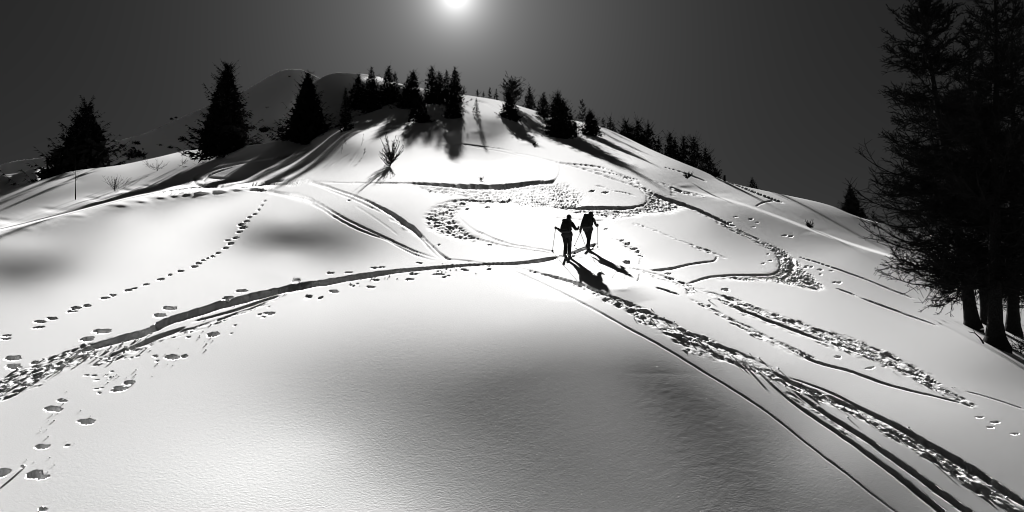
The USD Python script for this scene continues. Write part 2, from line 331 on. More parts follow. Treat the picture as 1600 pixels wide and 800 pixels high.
def dents(spots, k=0.5, dmax=0.16, seed=0):
    """Prints: (px, py, width, height) in photograph pixels."""
    global DV
    tree = dents.tree if hasattr(dents, 'tree') else cKDTree(VXY)
    dents.tree = tree
    rg = np.random.default_rng(seed)
    for px, py, w, h in spots:
        c, r = surf(px, py); c, r = c.reshape(3), float(r)
        c2, r2 = surf(px, py - h / 2); la = 0.92 * w / 2 * r / F; ra = max(0.92 * abs(float(r2) - r), 0.05)
        near = np.array(tree.query_ball_point(c[:2], max(la, ra) * 2.2))
        if not len(near): continue
        wob = 0.85 * (meshkit.noise(NOISE_P[near] / (0.45 * la + .03), int(rg.integers(1e6))) - 0.5) + 0.2 * (meshkit.noise(NOISE_P[near] / 0.07, int(rg.integers(1e6))) - 0.5)
        uu, vv = (VP[near, 0] - px) / (0.43 * w), (py - VP[near, 1]) / (0.38 * h)
        uu = uu + 0.25 * vv * rg.normal()
        rr = np.sqrt(np.abs(uu) ** 2.5 + np.abs(vv) ** 2.5) + wob
        D = min(2.2 * k * min(la, ra) + 0.03, 2 * dmax)
        z = -D * np.clip((1.0 - rr) / (0.12 - 0.06 * np.clip(vv, -1, 1)), 0, 1) * np.clip(0.85 + 0.25 * vv, 0.6, 1.1)
        DV[near] += z
def sweep(poly, amp, wl, seed, blur=2.5, lower=0.0):
    """A skidded patch: churned snow inside an outline of photograph pixels."""
    global DV
    import shapely
    pg = shapely.Polygon(poly)
    x0, y0, x1, y1 = pg.bounds
    near = np.nonzero((VP[:, 0] > x0 - 12) & (VP[:, 0] < x1 + 12) & (VP[:, 1] > y0 - 8) & (VP[:, 1] < y1 + 8))[0]
    m = np.zeros(len(VXY)); m[near] = shapely.contains_xy(pg, VP[near, 0] + 7 * (meshkit.noise(NOISE_P[near] / 0.8, seed + 1) - .5), VP[near, 1] + 4 * (meshkit.noise(NOISE_P[near] / 0.8, seed + 2) - .5))
    m = gaussian_filter(m.reshape(VX.shape), (blur, blur)).ravel()
    near = np.nonzero(m > 0.01)[0]
    p = NOISE_P[near]
    n = meshkit.fbm(p / (wl * np.array([0.9, 0.5, 1])), 4, seed) - 0.5 - 0.7 * np.abs(meshkit.noise(p / (wl * np.array([.5, .3, 1])), seed + 4) - 0.5) + 0.14
    DV[near] += m[near] * (amp * 1.5 * n - lower)

# wind-rippled relief of the open snow
RID = meshkit.fbm(NOISE_P * [0.35, 0.8, 1], 3, 90) - 0.5
DV += 0.0002 * RID * np.clip(VR.ravel() / 30, 0.5, 3)
FINE = meshkit.noise(NOISE_P * [8.0, 8.0, 1], 95) - 0.5
DV += 0.0004 * FINE * np.clip(40 / VR.ravel(), 0, 1)

# the climbing track of the two skiers
track([(-40,634),(0,612),(50,588),(110,560),(170,540)], [34,34,32,28,24], 'rough', 0.24, 0.3, 1)
track([(120,552),(160,538),(230,518),(262,503),(300,490),(400,463),(450,452),(500,443),(560,433),(620,424),(700,417),(760,413),(800,412),(840,408),(868,403),(881,400)], [8,10,11,12,12.5,11,9.5,8.5,8,6,4,3,4,5,5,4], 'groove', 0.6, seed=2, dmax=0.30)
track([(150,565),(210,545),(240,532),(290,518),(345,500),(400,480),(430,468)], [10,12,10,8,6,5,4], 'rough', 0.45, 0.3, 3)
track([(200,548),(232,533),(262,521),(288,513)], [5,7,6,4], 'groove', 0.45, seed=4)
track([(300,503),(350,490),(400,474),(440,461)], [3,3.5,4,3], 'groove', 0.4, seed=5)
track([(880,401),(893,397),(905,392),(918,387),(934,380)], [5,5.5,5.5,5.5,4], 'groove', 0.6, seed=6)
# upper skidded turns
track([(482,283),(550,286),(625,286),(657,287),(700,290),(737,292),(770,292),(800,290),(832,286),(862,283),(872,276),(875,265),(875,255)], [1.5,2,2,3.5,5,6.5,7,7,6,5,3,2.5,2], 'bank', 0.36, seed=7, dmax=0.6)
sweep([(640,289),(700,294),(737,296),(800,294),(868,286),(890,290),(912,308),(905,322),(850,324),(800,318),(745,312),(715,306),(670,300)], 0.20, 0.40, 8, lower=0.12)
sweep([(800,312),(737,309),(712,313),(687,319),(670,329),(666,340),(670,354),(687,364),(712,370),(740,377),(757,378),(735,366),(718,354),(712,342),(714,331),(725,323),(745,318),(800,318)], 0.18, 0.36, 9, lower=0.10)
track([(714,331),(720,342),(735,356),(757,367),(780,376),(800,382),(837,388),(882,397)], [1.5,2.5,3,3,3,2.5,2,2], 'groove', 0.4, seed=10)
track([(712,359),(732,368),(755,376),(782,383),(810,388),(845,393),(880,399)], [2,3,3,2.5,2,2,2], 'groove', 0.4, seed=11)
track([(882,397),(910,404),(940,410),(975,420)], [2,3,3,3], 'groove', 0.3, seed=12)
track([(690,318),(712,313),(737,311),(770,313),(800,313)], [2,3,3,2,2], 'groove', 0.4, seed=13)
track([(857,321),(895,324),(937,325),(975,325),(1000,322),(1010,316),(1011,308),(1005,300),(993,290),(985,287)], [3,4,5,5,4,3,3,2.5,2.5,2], 'bank', 0.38, seed=14, dmax=0.5)
track([(872,255),(892,259),(917,266),(950,277),(985,289)], [2,2.5,3,2.5,2], 'groove', 0.35, seed=15)
track([(800,239),(842,246),(872,254),(902,257),(930,260),(960,269),(975,276),(995,289)], [1.5,2,2.5,2,2,2,4,5], 'groove', 0.3, seed=16)
track([(960,270),(978,278),(1000,292),(1015,303)], [4,8,10,12], 'rough', 0.3, 0.6, 17)
sweep([(860,325),(937,329),(1000,327),(1014,316),(1012,300),(1028,303),(1050,312),(1068,322),(1050,330),(1000,333),(975,336),(950,341),(935,338),(890,330)], 0.18, 0.38, 18, lower=0.12)
track([(1005,300),(1030,311),(1050,315),(1082,326),(1112,340),(1137,353),(1162,366),(1200,387),(1215,398)], [4,5,6,6,7,8,9,10,11], 'rough', 0.4, 0.4, 19)
track([(1020,303),(1050,313),(1082,325),(1112,338),(1140,352)], [3,3.5,4,4,3], 'groove', 0.4, seed=20)
sweep([(1200,384),(1222,391),(1240,403),(1252,420),(1266,428),(1284,454),(1240,445),(1205,439),(1150,436),(1112,436),(1150,431),(1200,431),(1217,424),(1221,412),(1214,398)], 0.15, 0.42, 21, lower=0.05)
track([(1204,390),(1217,404),(1220,416),(1214,426),(1195,430),(1150,430),(1112,433),(1087,440),(1072,446)], [2,2.5,3.5,4,3.5,3,4,5,6], 'bank', 0.45, seed=22)
track([(1232,400),(1238,414),(1234,428),(1222,437)], [7,9,9,7], 'bank', 0.3, seed=23)
# small linked track right of the skiers
track([(945,344),(930,345),(905,343),(880,341),(862,340)], [2.5,2.2,1.2,1.0,.8], 'groove', 0.3, seed=24)
track([(1000,336),(970,340),(945,344)], [4,4,3], 'rough', 0.5, 0.4, 25)
track([(985,347),(1005,354),(1040,367),(1057,375),(1075,381),(1090,387),(1114,396),(1135,405)], [2,3,2,2,3,4,5,4], 'rough', 0.5, 0.3, 26)
track([(1118,398),(1120,403),(1115,408),(1100,410),(1075,414),(1050,420),(1015,423)], [2,3,3,3.5,4,5,3], 'groove', 0.5, seed=27)
track([(960,372),(975,382),(990,392),(1002,402),(1000,415)], [5,7,8,7,6], 'rough', 0.35, 0.35, 28)
track([(975,420),(1005,425),(1025,431),(1050,439),(1076,449)], [4,6,8,9,9], 'rough', 0.5, 0.3, 29)
track([(1072,445),(1078,452),(1077,462)], [9,12,8], 'rough', 0.5, 0.25, 30)
track([(968,423),(960,431),(957,438)], [2,3,2], 'groove', 0.4, seed=31)
track([(985,425),(978,433),(978,440)], [3,4,3], 'groove', 0.4, seed=32)
track([(1000,428),(1000,436),(996,440)], [4,6,3], 'groove', 0.4, seed=33)
track([(1025,450),(1040,454),(1062,461)], [1.5,2.5,1.5], 'groove', 0.5, seed=34)
track([(1097,457),(1125,466),(1150,475),(1175,486),(1195,494),(1240,510),(1285,526),(1330,541),(1375,558),(1405,572),(1435,590),(1465,606),(1495,620),(1530,634)], [8,12,15,17,18,19,20,21,22,22,18,12,9,4], 'rough', 0.42, 0.32, 35)
track([(1080,467),(1125,491),(1162,510),(1195,528),(1240,548),(1276,565)], [3,6,9,11,11,8], 'rough', 0.3, 0.3, 36)
track([(1215,535),(1240,548),(1276,566),(1330,581),(1390,602),(1462,620),(1520,634)], [2,3,4,4,3.5,2.5,1.5], 'groove', 0.45, seed=37)
track([(1140,478),(1180,493),(1230,512),(1290,535)], [3,5,5,3], 'groove', 0.2, seed=38)
# the broad churned track to the lower right
track([(800,418),(850,429),(887,440),(925,453),(950,465),(987,482),(1025,501),(1062,521),(1100,540),(1137,555),(1175,569),(1215,588)], [3,4,6,9,13,18,22,25,25,23,22,16], 'rough', 0.55, 0.3, 39)
track([(840,427),(887,439),(925,452),(948,462)], [3,5,6,5], 'groove', 0.5, seed=40)
track([(1190,575),(1240,602),(1300,627),(1360,654),(1405,678),(1450,705),(1510,740),(1570,777),(1620,806)], [12,12,14,18,22,24,26,28,28], 'rough', 0.5, 0.32, 41)
track([(1230,590),(1300,615),(1350,640),(1400,665),(1450,694),(1510,728),(1560,760),(1610,796)], [2,3,4,6,8,9,10,10], 'groove', 0.5, seed=42)
track([(1195,590),(1210,605),(1255,641),(1300,671),(1360,713),(1420,758),(1465,795),(1500,826)], [2,3,5,6,7,9,10,10], 'groove', 0.6, seed=43)
track([(1235,606),(1249,618),(1300,653),(1345,681),(1390,713),(1450,756),(1510,799),(1540,822)], [3,4,6,7,8,9,10,10], 'groove', 0.6, seed=44)
track([(1225,612),(1280,646),(1340,688)], [6,7,5], 'rough', 0.3, 0.2, 45)
track([(800,422),(862,450),(925,482),(975,510),(1025,536),(1075,566),(1125,597),(1150,612),(1210,653),(1270,701),(1330,746),(1375,782),(1410,808)], [1.2,1.2,1.6,1.2,1.4,1.8,2,2.2,2.4,2.8,3.4,3.6,3.6], 'groove', 0.5, seed=46)
# twin tracks down the left of the knoll
def twin(pts, gap, w, seed, k=0.8):
    p = np.array(pts, float); t = np.gradient(p, axis=0); t /= np.linalg.norm(t, axis=1, keepdims=True); n = np.stack([-t[:, 1], t[:, 0]], -1)
    for q, sg in enumerate((-0.5, 0.5)): track(p + n * (np.asarray(gap, float) * sg)[:, None], w, 'groove', k, seed=seed + q)
twin([(412,299),(450,305),(475,311),(500,322),(525,337),(550,351),(575,362),(600,372),(625,384),(650,396),(682,406)], [2,3,4,5,5.5,6,5,2.5,3.5,4.5,4], [2,2.2,2.4,2.8,3.2,3.2,3,2.6,2.8,3.2,3.2], 48)
track([(380,297),(400,298),(415,299)], [2,2.5,2], 'groove', 0.5, seed=148)
track([(482,283),(512,292),(550,305),(580,317),(607,332),(630,348),(648,361),(662,378),(677,395),(688,405)], [2.5,3,3,4,7,9,9,4,4,4], 'groove', 0.7, seed=49)
track([(482,284),(512,296),(548,310),(575,322),(600,335)], [1.6,2,2.2,2.5,2.5], 'groove', 0.7, seed=149)
track([(640,350),(652,362),(675,385),(690,399),(705,407)], [3,3.5,3.5,4,4], 'groove', 0.7, seed=50)
track([(606,340),(632,356),(650,370)], [4,6,5], 'rough', 0.4, 0.5, 51)
track([(690,404),(730,408),(760,412)], [2,2,1.5], 'groove', 0.35, seed=52)
track([(555,322),(568,329),(590,344),(610,358),(622,368)], [2.5,2,1.3,1.3,1], 'groove', 0.35, seed=53)
# loops at the upper left
track([(482,280),(437,283),(400,287),(356,290),(319,291),(305,286),(308,279),(337,265),(375,256),(410,251),(439,246),(490,234)], [2,3,3,4,4,5,5,3,2.5,2,2.5,2], 'groove', 0.4, seed=54)
track([(400,299),(425,293),(455,288),(475,285)], [4,5,5,4], 'rough', 0.4, 0.6, 55)
track([(480,286),(440,288),(405,289),(370,291),(325,290),(319,284),(330,273),(350,266),(367,261)], [2,2,2,2,3,3,2,2,2], 'groove', 0.35, seed=56)
sweep([(220,303),(262,296),(300,287),(305,293),(320,297),(380,291),(380,295),(310,302),(250,305)], 0.12, 0.7, 57)
# right-hand far slope
track([(1130,281),(1162,294),(1195,307),(1212,313),(1225,317)], [1.5,2,2.5,3,1], 'groove', 0.3, seed=58)
track([(1182,323),(1190,318),(1200,315),(1212,314)], [2.5,3,3,2], 'groove', 0.4, seed=59)
track([(1025,282),(1040,290),(1052,297),(1050,307)], [4,6,8,7], 'rough', 0.4, 0.6, 60)
track([(1050,298),(1075,302),(1100,306)], [5,5,2], 'rough', 0.3, 0.6, 61)
track([(1249,402),(1294,416),(1345,434),(1390,452),(1429,467)], [1.3,1.5,1.6,1.6,1.3], 'groove', 0.4, seed=62)
track([(1310,452),(1338,462)], [2,2], 'groove', 0.4, seed=63)
track([(1348,467),(1390,482),(1425,495),(1465,509)], [2,2.2,1.8,1.2], 'groove', 0.4, seed=64)
track([(1268,440),(1286,446)], [1.8,1.6], 'groove', 0.4, seed=65)
# faint old tracks on the upper slope
for q, (p0, p1, ww) in enumerate([((690,222),(800,236),1.6),((660,232),(720,226),1.6),((720,226),(820,246),1.4),((905,262),(1000,282),1.3),((880,180),(905,196),2),((730,152),(775,172),2),((745,156),(790,178),2),((930,290),(958,300),1.6),((960,299),(990,306),1.4),
                                  ((1040,262),(1100,283),1.2),((985,232),(1020,258),1.5),((955,222),(990,252),1.5),((545,240),(520,258),1.5),((560,238),(545,260),1.5),((1510,612),(1600,640),1.5),((860,195),(880,212),2.2)]):
    track([p0, ((p0[0] + p1[0]) / 2 + 2, (p0[1] + p1[1]) / 2 - 1), p1], ww, 'groove', 0.3, seed=70 + q)
# prints
dents([(332,401,9,3),(324,404,7,2.5),(317,407,9,3),(309,412,9,3.5),(304,417,12,4),(282,424,10,3),(265,430,8,2.5),(250,437,12,3),(227,445,11,3),(200,454,13,4),(210,451,8,2.5),(176,462,12,3.5),(164,466,14,3.5),(119,482,20,5),(135,478,12,4),(112,487,16,3),(62,503,18,5),(80,498,14,4),(60,512,20,3),(10,525,14,3),(8,530,14,3),
       (340,396,9,3),(352,388,9,3.5),(360,381,10,4),(356,376,8,3),(368,372,9,3.5),(374,363,10,4),(379,356,12,5),(377,351,12,5),(385,346,10,4),(389,340,8,3),(397,335,7,3),(404,328,6,3),(409,321,5,2.5),(413,314,5,2.5)], 0.28, 0.08, 1)
dents([(377,455,18,4.5),(354,466,16,5),(266,482,22,6),(250,493,20,7),(159,518,26,8),(135,530,22,8),(21,560,28,8),(21,573,24,9),(54,567,12,5),(332,523,20,8),(269,558,22,9),(288,557,10,6),(420,490,18,5),(200,598,14,7),(186,608,26,9),(82,639,27,10),(134,659,26,10),(66,698,24,8),(56,742,34,17),(2,739,28,15),(96,626,12,6),(105,696,6,5),(66,796,12,7),
       (462,439,16,3),(516,427,12,2.5),(544,426,14,2.5),(522,456,16,4),(580,449,13,3.5),(587,438,11,3),(640,437,12,3),(646,429,14,2.5),(684,429,14,3),(585,419,12,2),(595,418,10,2),(655,411,8,2),(480,464,12,3),(500,466,10,3)], 0.6, 0.22, 2)
dents([(971,376,6,2.5),(981,381,9,4),(990,389,12,4),(996,393,8,3),(1001,400,7,3),(980,410,12,6),(947,358,5,2),(925,299,8,3),(945,301,10,3),(1045,428,10,3),(1134,453,12,6),(1165,437,7,3),(1108,478,5,4),(730,327,6,3),(762,324,10,2),(546,313,5,2),(765,383,8,2),(686,383,6,2),(1360,575,10,5),(1310,558,10,5),(1554,660,12,4),(1586,678,12,4),(1530,652,12,3),(1548,668,10,3)], 0.5, 0.14, 3)
rg = np.random.default_rng(11)
dents([(x + rg.normal(0, 8), y + rg.normal(0, 5), rg.uniform(3, 7), rg.uniform(1.5, 3)) for x, y in [(700,424),(720,423),(735,421),(690,428),(760,419),(640,432),(560,441),(410,488),(300,525),(350,508),(170,585),(140,590),(210,560),(240,555),(150,610),(200,600),(1200,405),(1260,415),(1220,402),(1290,425),(1180,350),(1230,365),(1150,345),(1310,440)] for _ in range(3)], 0.5, 0.08, 12)
DISP[I0_:I1_, J0_:J1_] = DV.reshape(VX.shape)
GZ = GZ + DISP; DISP = 0.0
GROUND_TREE = cKDTree(VXY)
GROUND_Z = GZ[I0_:I1_, J0_:J1_].ravel()
def ground(x, y):
    d, i = GROUND_TREE.query([[x, y]], k=4); w = 1 / (d[0] + 1e-3)
    return float((GROUND_Z[i[0]] * w).sum() / w.sum())
def at(px, py):
    p, r = surf(px, py); p = p.reshape(3)
    return np.array([p[0], p[1], ground(p[0], p[1])]), float(r)
#<<TRACKS
nc, nr = GX.shape
verts = np.stack([GX, GY, GZ + DISP], -1).reshape(-1, 3)
ix = np.arange(nc * nr).reshape(nc, nr)
a, b, c_, d_ = ix[:-1, :-1], ix[1:, :-1], ix[1:, 1:], ix[:-1, 1:]
faces = np.concatenate([np.stack([a, b, c_], -1).reshape(-1, 3), np.stack([a, c_, d_], -1).reshape(-1, 3)])
snow = obj('snow_slope', (verts, faces), M_SNOW, smooth=True)
tag(snow, 'sunlit white snow slope crossed by ski tracks, climbing to the wooded crest', 'snow slope', kind='structure')
#REST

# ------------------------------------------------------------------ the shaded mountain behind the hill
def mountain(name, ridge, r_ridge, r_out, steep, label, seed, th_rng, fade=None):
    rp = np.array(ridge, float); rth, re = ray(rp[:, 0], rp[:, 1])
    ths = np.linspace(*th_rng, 240)
    E = PchipInterpolator(rth, re, extrapolate=True)(ths)
    R0 = gaussian_filter(np.interp(ths, r_ridge[0], r_ridge[1]), 7)
    s = np.concatenate([-np.linspace(1, 0, 80)[:-1] ** 1.3 * 0.62, [-0.0008, -0.0002, 0.0], np.linspace(0, 1, 12)[1:] ** 1.5 * r_out])
    RR = np.where(s[None] < 0, R0[:, None] * (1 + s[None]), R0[:, None] + s[None])
    zr = EYE + R0 * E
    d = RR - R0[:, None]
    zz = np.where(d < 0, zr[:, None] + steep * d * (1 - np.exp(d / 3.0) * 0.0), zr[:, None] - 0.12 * d - 0.0006 * d ** 2)
    X, Y = RR * np.sin(ths)[:, None], RR * np.cos(ths)[:, None]
    P = np.stack([X, Y, 0 * X], -1)
    zz += np.where(d < 0, 1, 0.4) * (9 * (meshkit.fbm(P / 70, 4, seed) - 0.5) * np.clip(-d / 50, 0, 1) + 1.6 * (meshkit.fbm(P / 9, 3, seed + 7) - 0.5) * np.clip(-d / 8, 0.15, 1))
    zz = np.maximum(zz, -320)
    n0, n1 = X.shape
    ix = np.arange(n0 * n1).reshape(n0, n1)
    a, b, c_, d_ = ix[:-1, :-1], ix[1:, :-1], ix[1:, 1:], ix[:-1, 1:]
    f = np.concatenate([np.stack([a, b, c_], -1).reshape(-1, 3), np.stack([a, c_, d_], -1).reshape(-1, 3)])
    m = obj(name, (np.stack([X, Y, zz], -1).reshape(-1, 3), f), M_SNOW_FAR, smooth=True)
    tag(m, label, 'mountain', kind='structure')
    return ths, E, R0, zr
MTN = mountain('mountain', [(-300,330),(-120,290),(0,258),(22,252),(64,247),(110,240),(161,224),(187,219),(225,209),(270,190),(315,170),(345,155),(375,145),(400,132),(420,120),(439,111),(455,108),(470,109),(485,115),(499,122),(520,128),(560,135),(620,150),(700,170)], ([math.radians(a) for a in (-44, -33, -28, -23, -18.5, -14, -4)], [560, 580, 620, 700, 760, 790, 800]), 260, 0.80,
         'dark shaded mountain shoulder rising behind the wooded snow hill', 31, (math.radians(-44), math.radians(-4)))
mountain('far_ridge', [(-300,330),(-120,299),(0,274),(30,270),(64,262),(100,268),(140,280),(200,300),(300,338)], ([-0.8, -0.4], [470, 490]), 40, 0.30, 'low sunlit ridge far off at the left', 41, (math.radians(-44), math.radians(-24)))

def dark(name, col, rough=0.8, var=0.35, scale=4.0, spec=0.0):
    c0 = tuple(x * (1 - var) for x in col); c1 = tuple(x * (1 + var) for x in col)
    return usdkit.material(stage, '/World/Looks/' + name, {
        'geo': ('geometry', {}), 'n': ('noise_texture', {'scale': scale, 'detail': 3.0}),
        'r': ('rgb_ramp', {'ramp': [(0.3, c0), (0.7, c1)]}),
        'p': ('principled_bsdf', {'roughness': rough, 'specular_ior_level': spec})},
        [('geo.position', 'n.vector'), ('n.fac', 'r.fac'), ('r.color', 'p.base_color')], surface='p.BSDF')
G = lambda v: (v, v, v)
M_NEEDLE = dark('needles', G(0.008)); M_BARK = dark('bark', G(0.012), 0.9, 0.5, 12.0); M_TWIG = dark('twigs', G(0.010), 0.9)
M_CLOTH = dark('jacket_cloth', G(0.018), 0.75, 0.25, 30.0); M_TROUSER = dark('trouser_cloth', G(0.014), 0.8, 0.25, 30.0)
M_PACK = dark('pack_cloth', G(0.02), 0.7, 0.3, 25.0); M_SKIN = dark('skin', G(0.25), 0.6, 0.1); M_HAIR = dark('hair', G(0.02), 0.6)
M_PLASTIC = dark('boot_plastic', G(0.025), 0.35, 0.2); M_SKI = dark('ski_topsheet', G(0.04), 0.4, 0.4, 4.0, 0.2); M_METAL = usdkit.material(stage, '/World/Looks/pole_metal', {'p': ('principled_bsdf', {'base_color': G(0.18), 'metallic': 1.0, 'roughness': 0.35})}, surface='p.BSDF')
M_GLOVE = dark('glove_cloth', G(0.02), 0.7)

va = np.linspace(0, 2 * np.pi, 97)[:-1]; vr = np.array([1.0, 300, 700, 1500, 3000, 7000])  # unseen dark disc, added so less sunlight bounces up onto the mountain
vv = np.stack([np.outer(np.cos(va), vr), np.outer(np.sin(va), vr), np.full((96, 6), -259.0)], -1)
vi = np.arange(96 * 6).reshape(96, 6); vj = np.roll(vi, -1, 0)
vf = np.concatenate([np.stack([vi[:, :-1], vi[:, 1:], vj[:, 1:]], -1).reshape(-1, 3), np.stack([vi[:, :-1], vj[:, 1:], vj[:, :-1]], -1).reshape(-1, 3)])
tag(obj('added_floor', (vv.reshape(-1, 3), vf), usdkit.material(stage, '/World/Looks/added_dark_floor', {'geo': ('geometry', {}), 'n': ('noise_texture', {'scale': 0.01, 'detail': 5.0}), 'r': ('rgb_ramp', {'ramp': [(0.35, (0.03,) * 3), (0.7, (0.09,) * 3)]}), 'p': ('diffuse_bsdf', {})}, [('geo.position', 'n.vector'), ('n.fac', 'r.fac'), ('r.color', 'p.color')], surface='p.BSDF')), 'unseen dark floor far below the hill, added to cut light bounced onto the mountain', 'added_floor', kind='structure')

# ------------------------------------------------------------------ sticks: many thin tapered prisms in one mesh
class Sticks:
    def __init__(self): self.v, self.f, self.n = [], [], 0
    def add(self, P0, P1, R0, R1, sides=3, roll=0.0):
        P0, P1 = np.atleast_2d(P0).astype(float), np.atleast_2d(P1).astype(float); m = len(P0)
        R0 = np.broadcast_to(np.asarray(R0, float), m); R1 = np.broadcast_to(np.asarray(R1, float), m)
        d = P1 - P0; L = np.linalg.norm(d, axis=1, keepdims=True); d = d / np.maximum(L, 1e-9)
        h = np.where(np.abs(d[:, 2:3]) < 0.9, np.array([[0, 0, 1.0]]), np.array([[1.0, 0, 0]]))
        x = np.cross(h, d); x /= np.maximum(np.linalg.norm(x, axis=1, keepdims=True), 1e-9); y = np.cross(d, x)
        a = np.arange(sides) / sides * 2 * np.pi + roll
        ring = x[:, None] * np.cos(a)[None, :, None] + y[:, None] * np.sin(a)[None, :, None]
        v = np.concatenate([P0[:, None] + ring * R0[:, None, None], P1[:, None] + ring * R1[:, None, None]], 1)
        k = np.arange(sides); k2 = (k + 1) % sides
        f = np.concatenate([np.stack([k, k2, k2 + sides], -1), np.stack([k, k2 + sides, k + sides], -1)])
        self.v.append(v.reshape(-1, 3)); self.f.append((f[None] + (np.arange(m) * 2 * sides)[:, None, None]).reshape(-1, 3) + self.n); self.n += m * 2 * sides
    def tri(self, A, B, C):
        m = len(A); self.v.append(np.stack([A, B, C], 1).reshape(-1, 3)); self.f.append(np.arange(3 * m).reshape(-1, 3) + self.n); self.n += 3 * m
    def chain(self, P, R, sides=6):
        P = np.asarray(P, float); R = np.asarray(R, float)
        self.add(P[:-1], P[1:], R[:-1], R[1:], sides)
    def mesh(self): return np.concatenate(self.v), np.concatenate(self.f)

def unit(v): return v / np.maximum(np.linalg.norm(v, axis=-1, keepdims=True), 1e-9)

# ------------------------------------------------------------------ spruces
def spruce(H, Rb, seed, detail=1.0, bare=0.03, top_pow=0.68, gap=0.25, lump=0.3):
    """Trunk and crown (two meshes) of a snow-free spruce of height H and crown radius Rb."""
    rg = np.random.default_rng(seed)
    tr = Sticks(); zs = np.linspace(-0.4, H * 0.97, 9)
    off = np.cumsum(rg.normal(0, 0.006 * H, (9, 2)), 0) * np.linspace(0, 1, 9)[:, None]
    tr.chain(np.c_[off, zs], np.maximum(0.016 * H * (1 - np.clip(zs / H, 0, 1)) ** 0.8 + 0.012, 0.02), 7)
    nb = int(150 * detail)
    t = np.sort(rg.uniform(bare, 0.985, nb)); t = np.where(rg.random(nb) < 0.6, np.round(t * 26) / 26 + rg.normal(0, .006, nb), t); t = np.clip(t, bare, 0.99)
    z = t * H; az = rg.uniform(0, 2 * np.pi, nb)
    lobes = 1 + lump * np.sin(az * 2 + 9 * t + rg.uniform(0, 6)) * 0.5 + lump * (meshkit.noise(np.c_[np.cos(az) * 1.5 + 9, np.sin(az) * 1.5 + seed % 50, t * 9], seed) - 0.5) * 1.6
    L = Rb * ((1 - (t - bare) / (1 - bare)) ** top_pow * 0.97 + 0.03) * lobes * rg.uniform(0.62, 1.1, nb) + 0.02 * H * 0.3
    low = np.clip((bare + 0.10 - t) / 0.10, 0, 1); L *= 1 - 0.35 * low * rg.random(nb)
    ang = np.interp(t, [0, 0.5, 0.85, 1], [-0.32, -0.12, 0.35, 1.0]) + rg.normal(0, 0.12, nb)
    rad = np.stack([np.cos(az), np.sin(az)], -1)
    ns = 7
    cr = Sticks(); bx = np.interp(z, zs, off[:, 0]); by = np.interp(z, zs, off[:, 1])
    s = np.linspace(0, 1, ns + 1)
    # branch curve: leaves at its angle, sags, tip turns up
    hx = L[:, None] * s[None]; dz = hx * np.tan(ang)[:, None] - 0.22 * L[:, None] * np.sin(np.pi * s * 0.9)[None] * (ang[:, None] < .3) + 0.12 * L[:, None] * s[None] ** 4
    C = np.stack([bx[:, None] + rad[:, None, 0] * hx, by[:, None] + rad[:, None, 1] * hx, z[:, None] + dz], -1)
    cr.add(C[:, :-1].reshape(-1, 3)[::1], C[:, 1:].reshape(-1, 3), np.repeat(0.0022 * H * (0.3 + L / Rb)[:, None], ns, 1).ravel() * 0.8, 0.004, 3)
    per = max(2, int(4 * min(detail, 1.6)))
    for q in range(per * 2):
        k = rg.integers(1, ns + 1, nb * ns // 2); bi = rg.integers(0, nb, nb * ns // 2)
        f = rg.random(len(k))[:, None]
        base = C[bi, k - 1] * (1 - f) + C[bi, k] * f
        side = np.where(rg.random(len(k)) < 0.5, 1.0, -1.0)[:, None]
        r3 = np.c_[rad[bi], np.zeros(len(k))]; t3 = np.c_[-rad[bi][:, 1], rad[bi][:, 0], np.zeros(len(k))]
        ln = (0.07 + 0.20 * rg.random(len(k)))[:, None] * np.maximum(L[bi], 0.25 * Rb)[:, None] * (1.15 - 0.6 * (k / ns))[:, None]
        d = unit(r3 * (0.9 + 0.3 * rg.normal(size=(len(k), 1))) + t3 * side * (0.55 + 0.5 * rg.random((len(k), 1))) + np.c_[0 * ln, 0 * ln, -0.35 + 0.35 * rg.normal(size=len(k))])
        w = unit(np.cross(d, rg.normal(size=d.shape))) * ln * (0.10 + 0.08 * rg.random((len(k), 1)))
        cr.tri(base - w, base + w, base + d * ln)
    # dense heart of the crown
    m = int(900 * detail)
    tt = rg.uniform(bare, 0.93, m); zz = tt * H; rr = Rb * (1 - tt) ** top_pow * 0.62 * np.sqrt(rg.random(m)); aa = rg.uniform(0, 2 * np.pi, m)
    c0 = np.c_[rr * np.cos(aa) + np.interp(zz, zs, off[:, 0]), rr * np.sin(aa) + np.interp(zz, zs, off[:, 1]), zz]
    sz = (0.13 * Rb * (1 - tt) ** 0.6 + 0.012 * H)[:, None]
    cr.tri(c0 + rg.normal(size=(m, 3)) * sz * 0.55, c0 + rg.normal(size=(m, 3)) * sz * 0.55, c0 + rg.normal(size=(m, 3)) * sz * 0.55 + np.array([0, 0, -0.3]) * sz)
    # leader shoot
    n = 26; zl = rg.uniform(0.90, 1.0, n) * H; al = rg.uniform(0, 2 * np.pi, n); ll = 0.06 * Rb + (H - zl) * 0.32
    c0 = np.c_[0 * zl + off[-1, 0], 0 * zl + off[-1, 1], zl]
    dd = np.c_[np.cos(al) * ll, np.sin(al) * ll, 0.5 * ll]
    cr.tri(c0, c0 + np.c_[0 * al, 0 * al, np.full(n, 0.012 * H)], c0 + dd)
    cr.add([[off[-1, 0], off[-1, 1], H * 0.93]], [[off[-1, 0], off[-1, 1], H * 1.0]], 0.012 * H * .5, 0.004, 3)
    return tr.mesh(), cr.mesh()

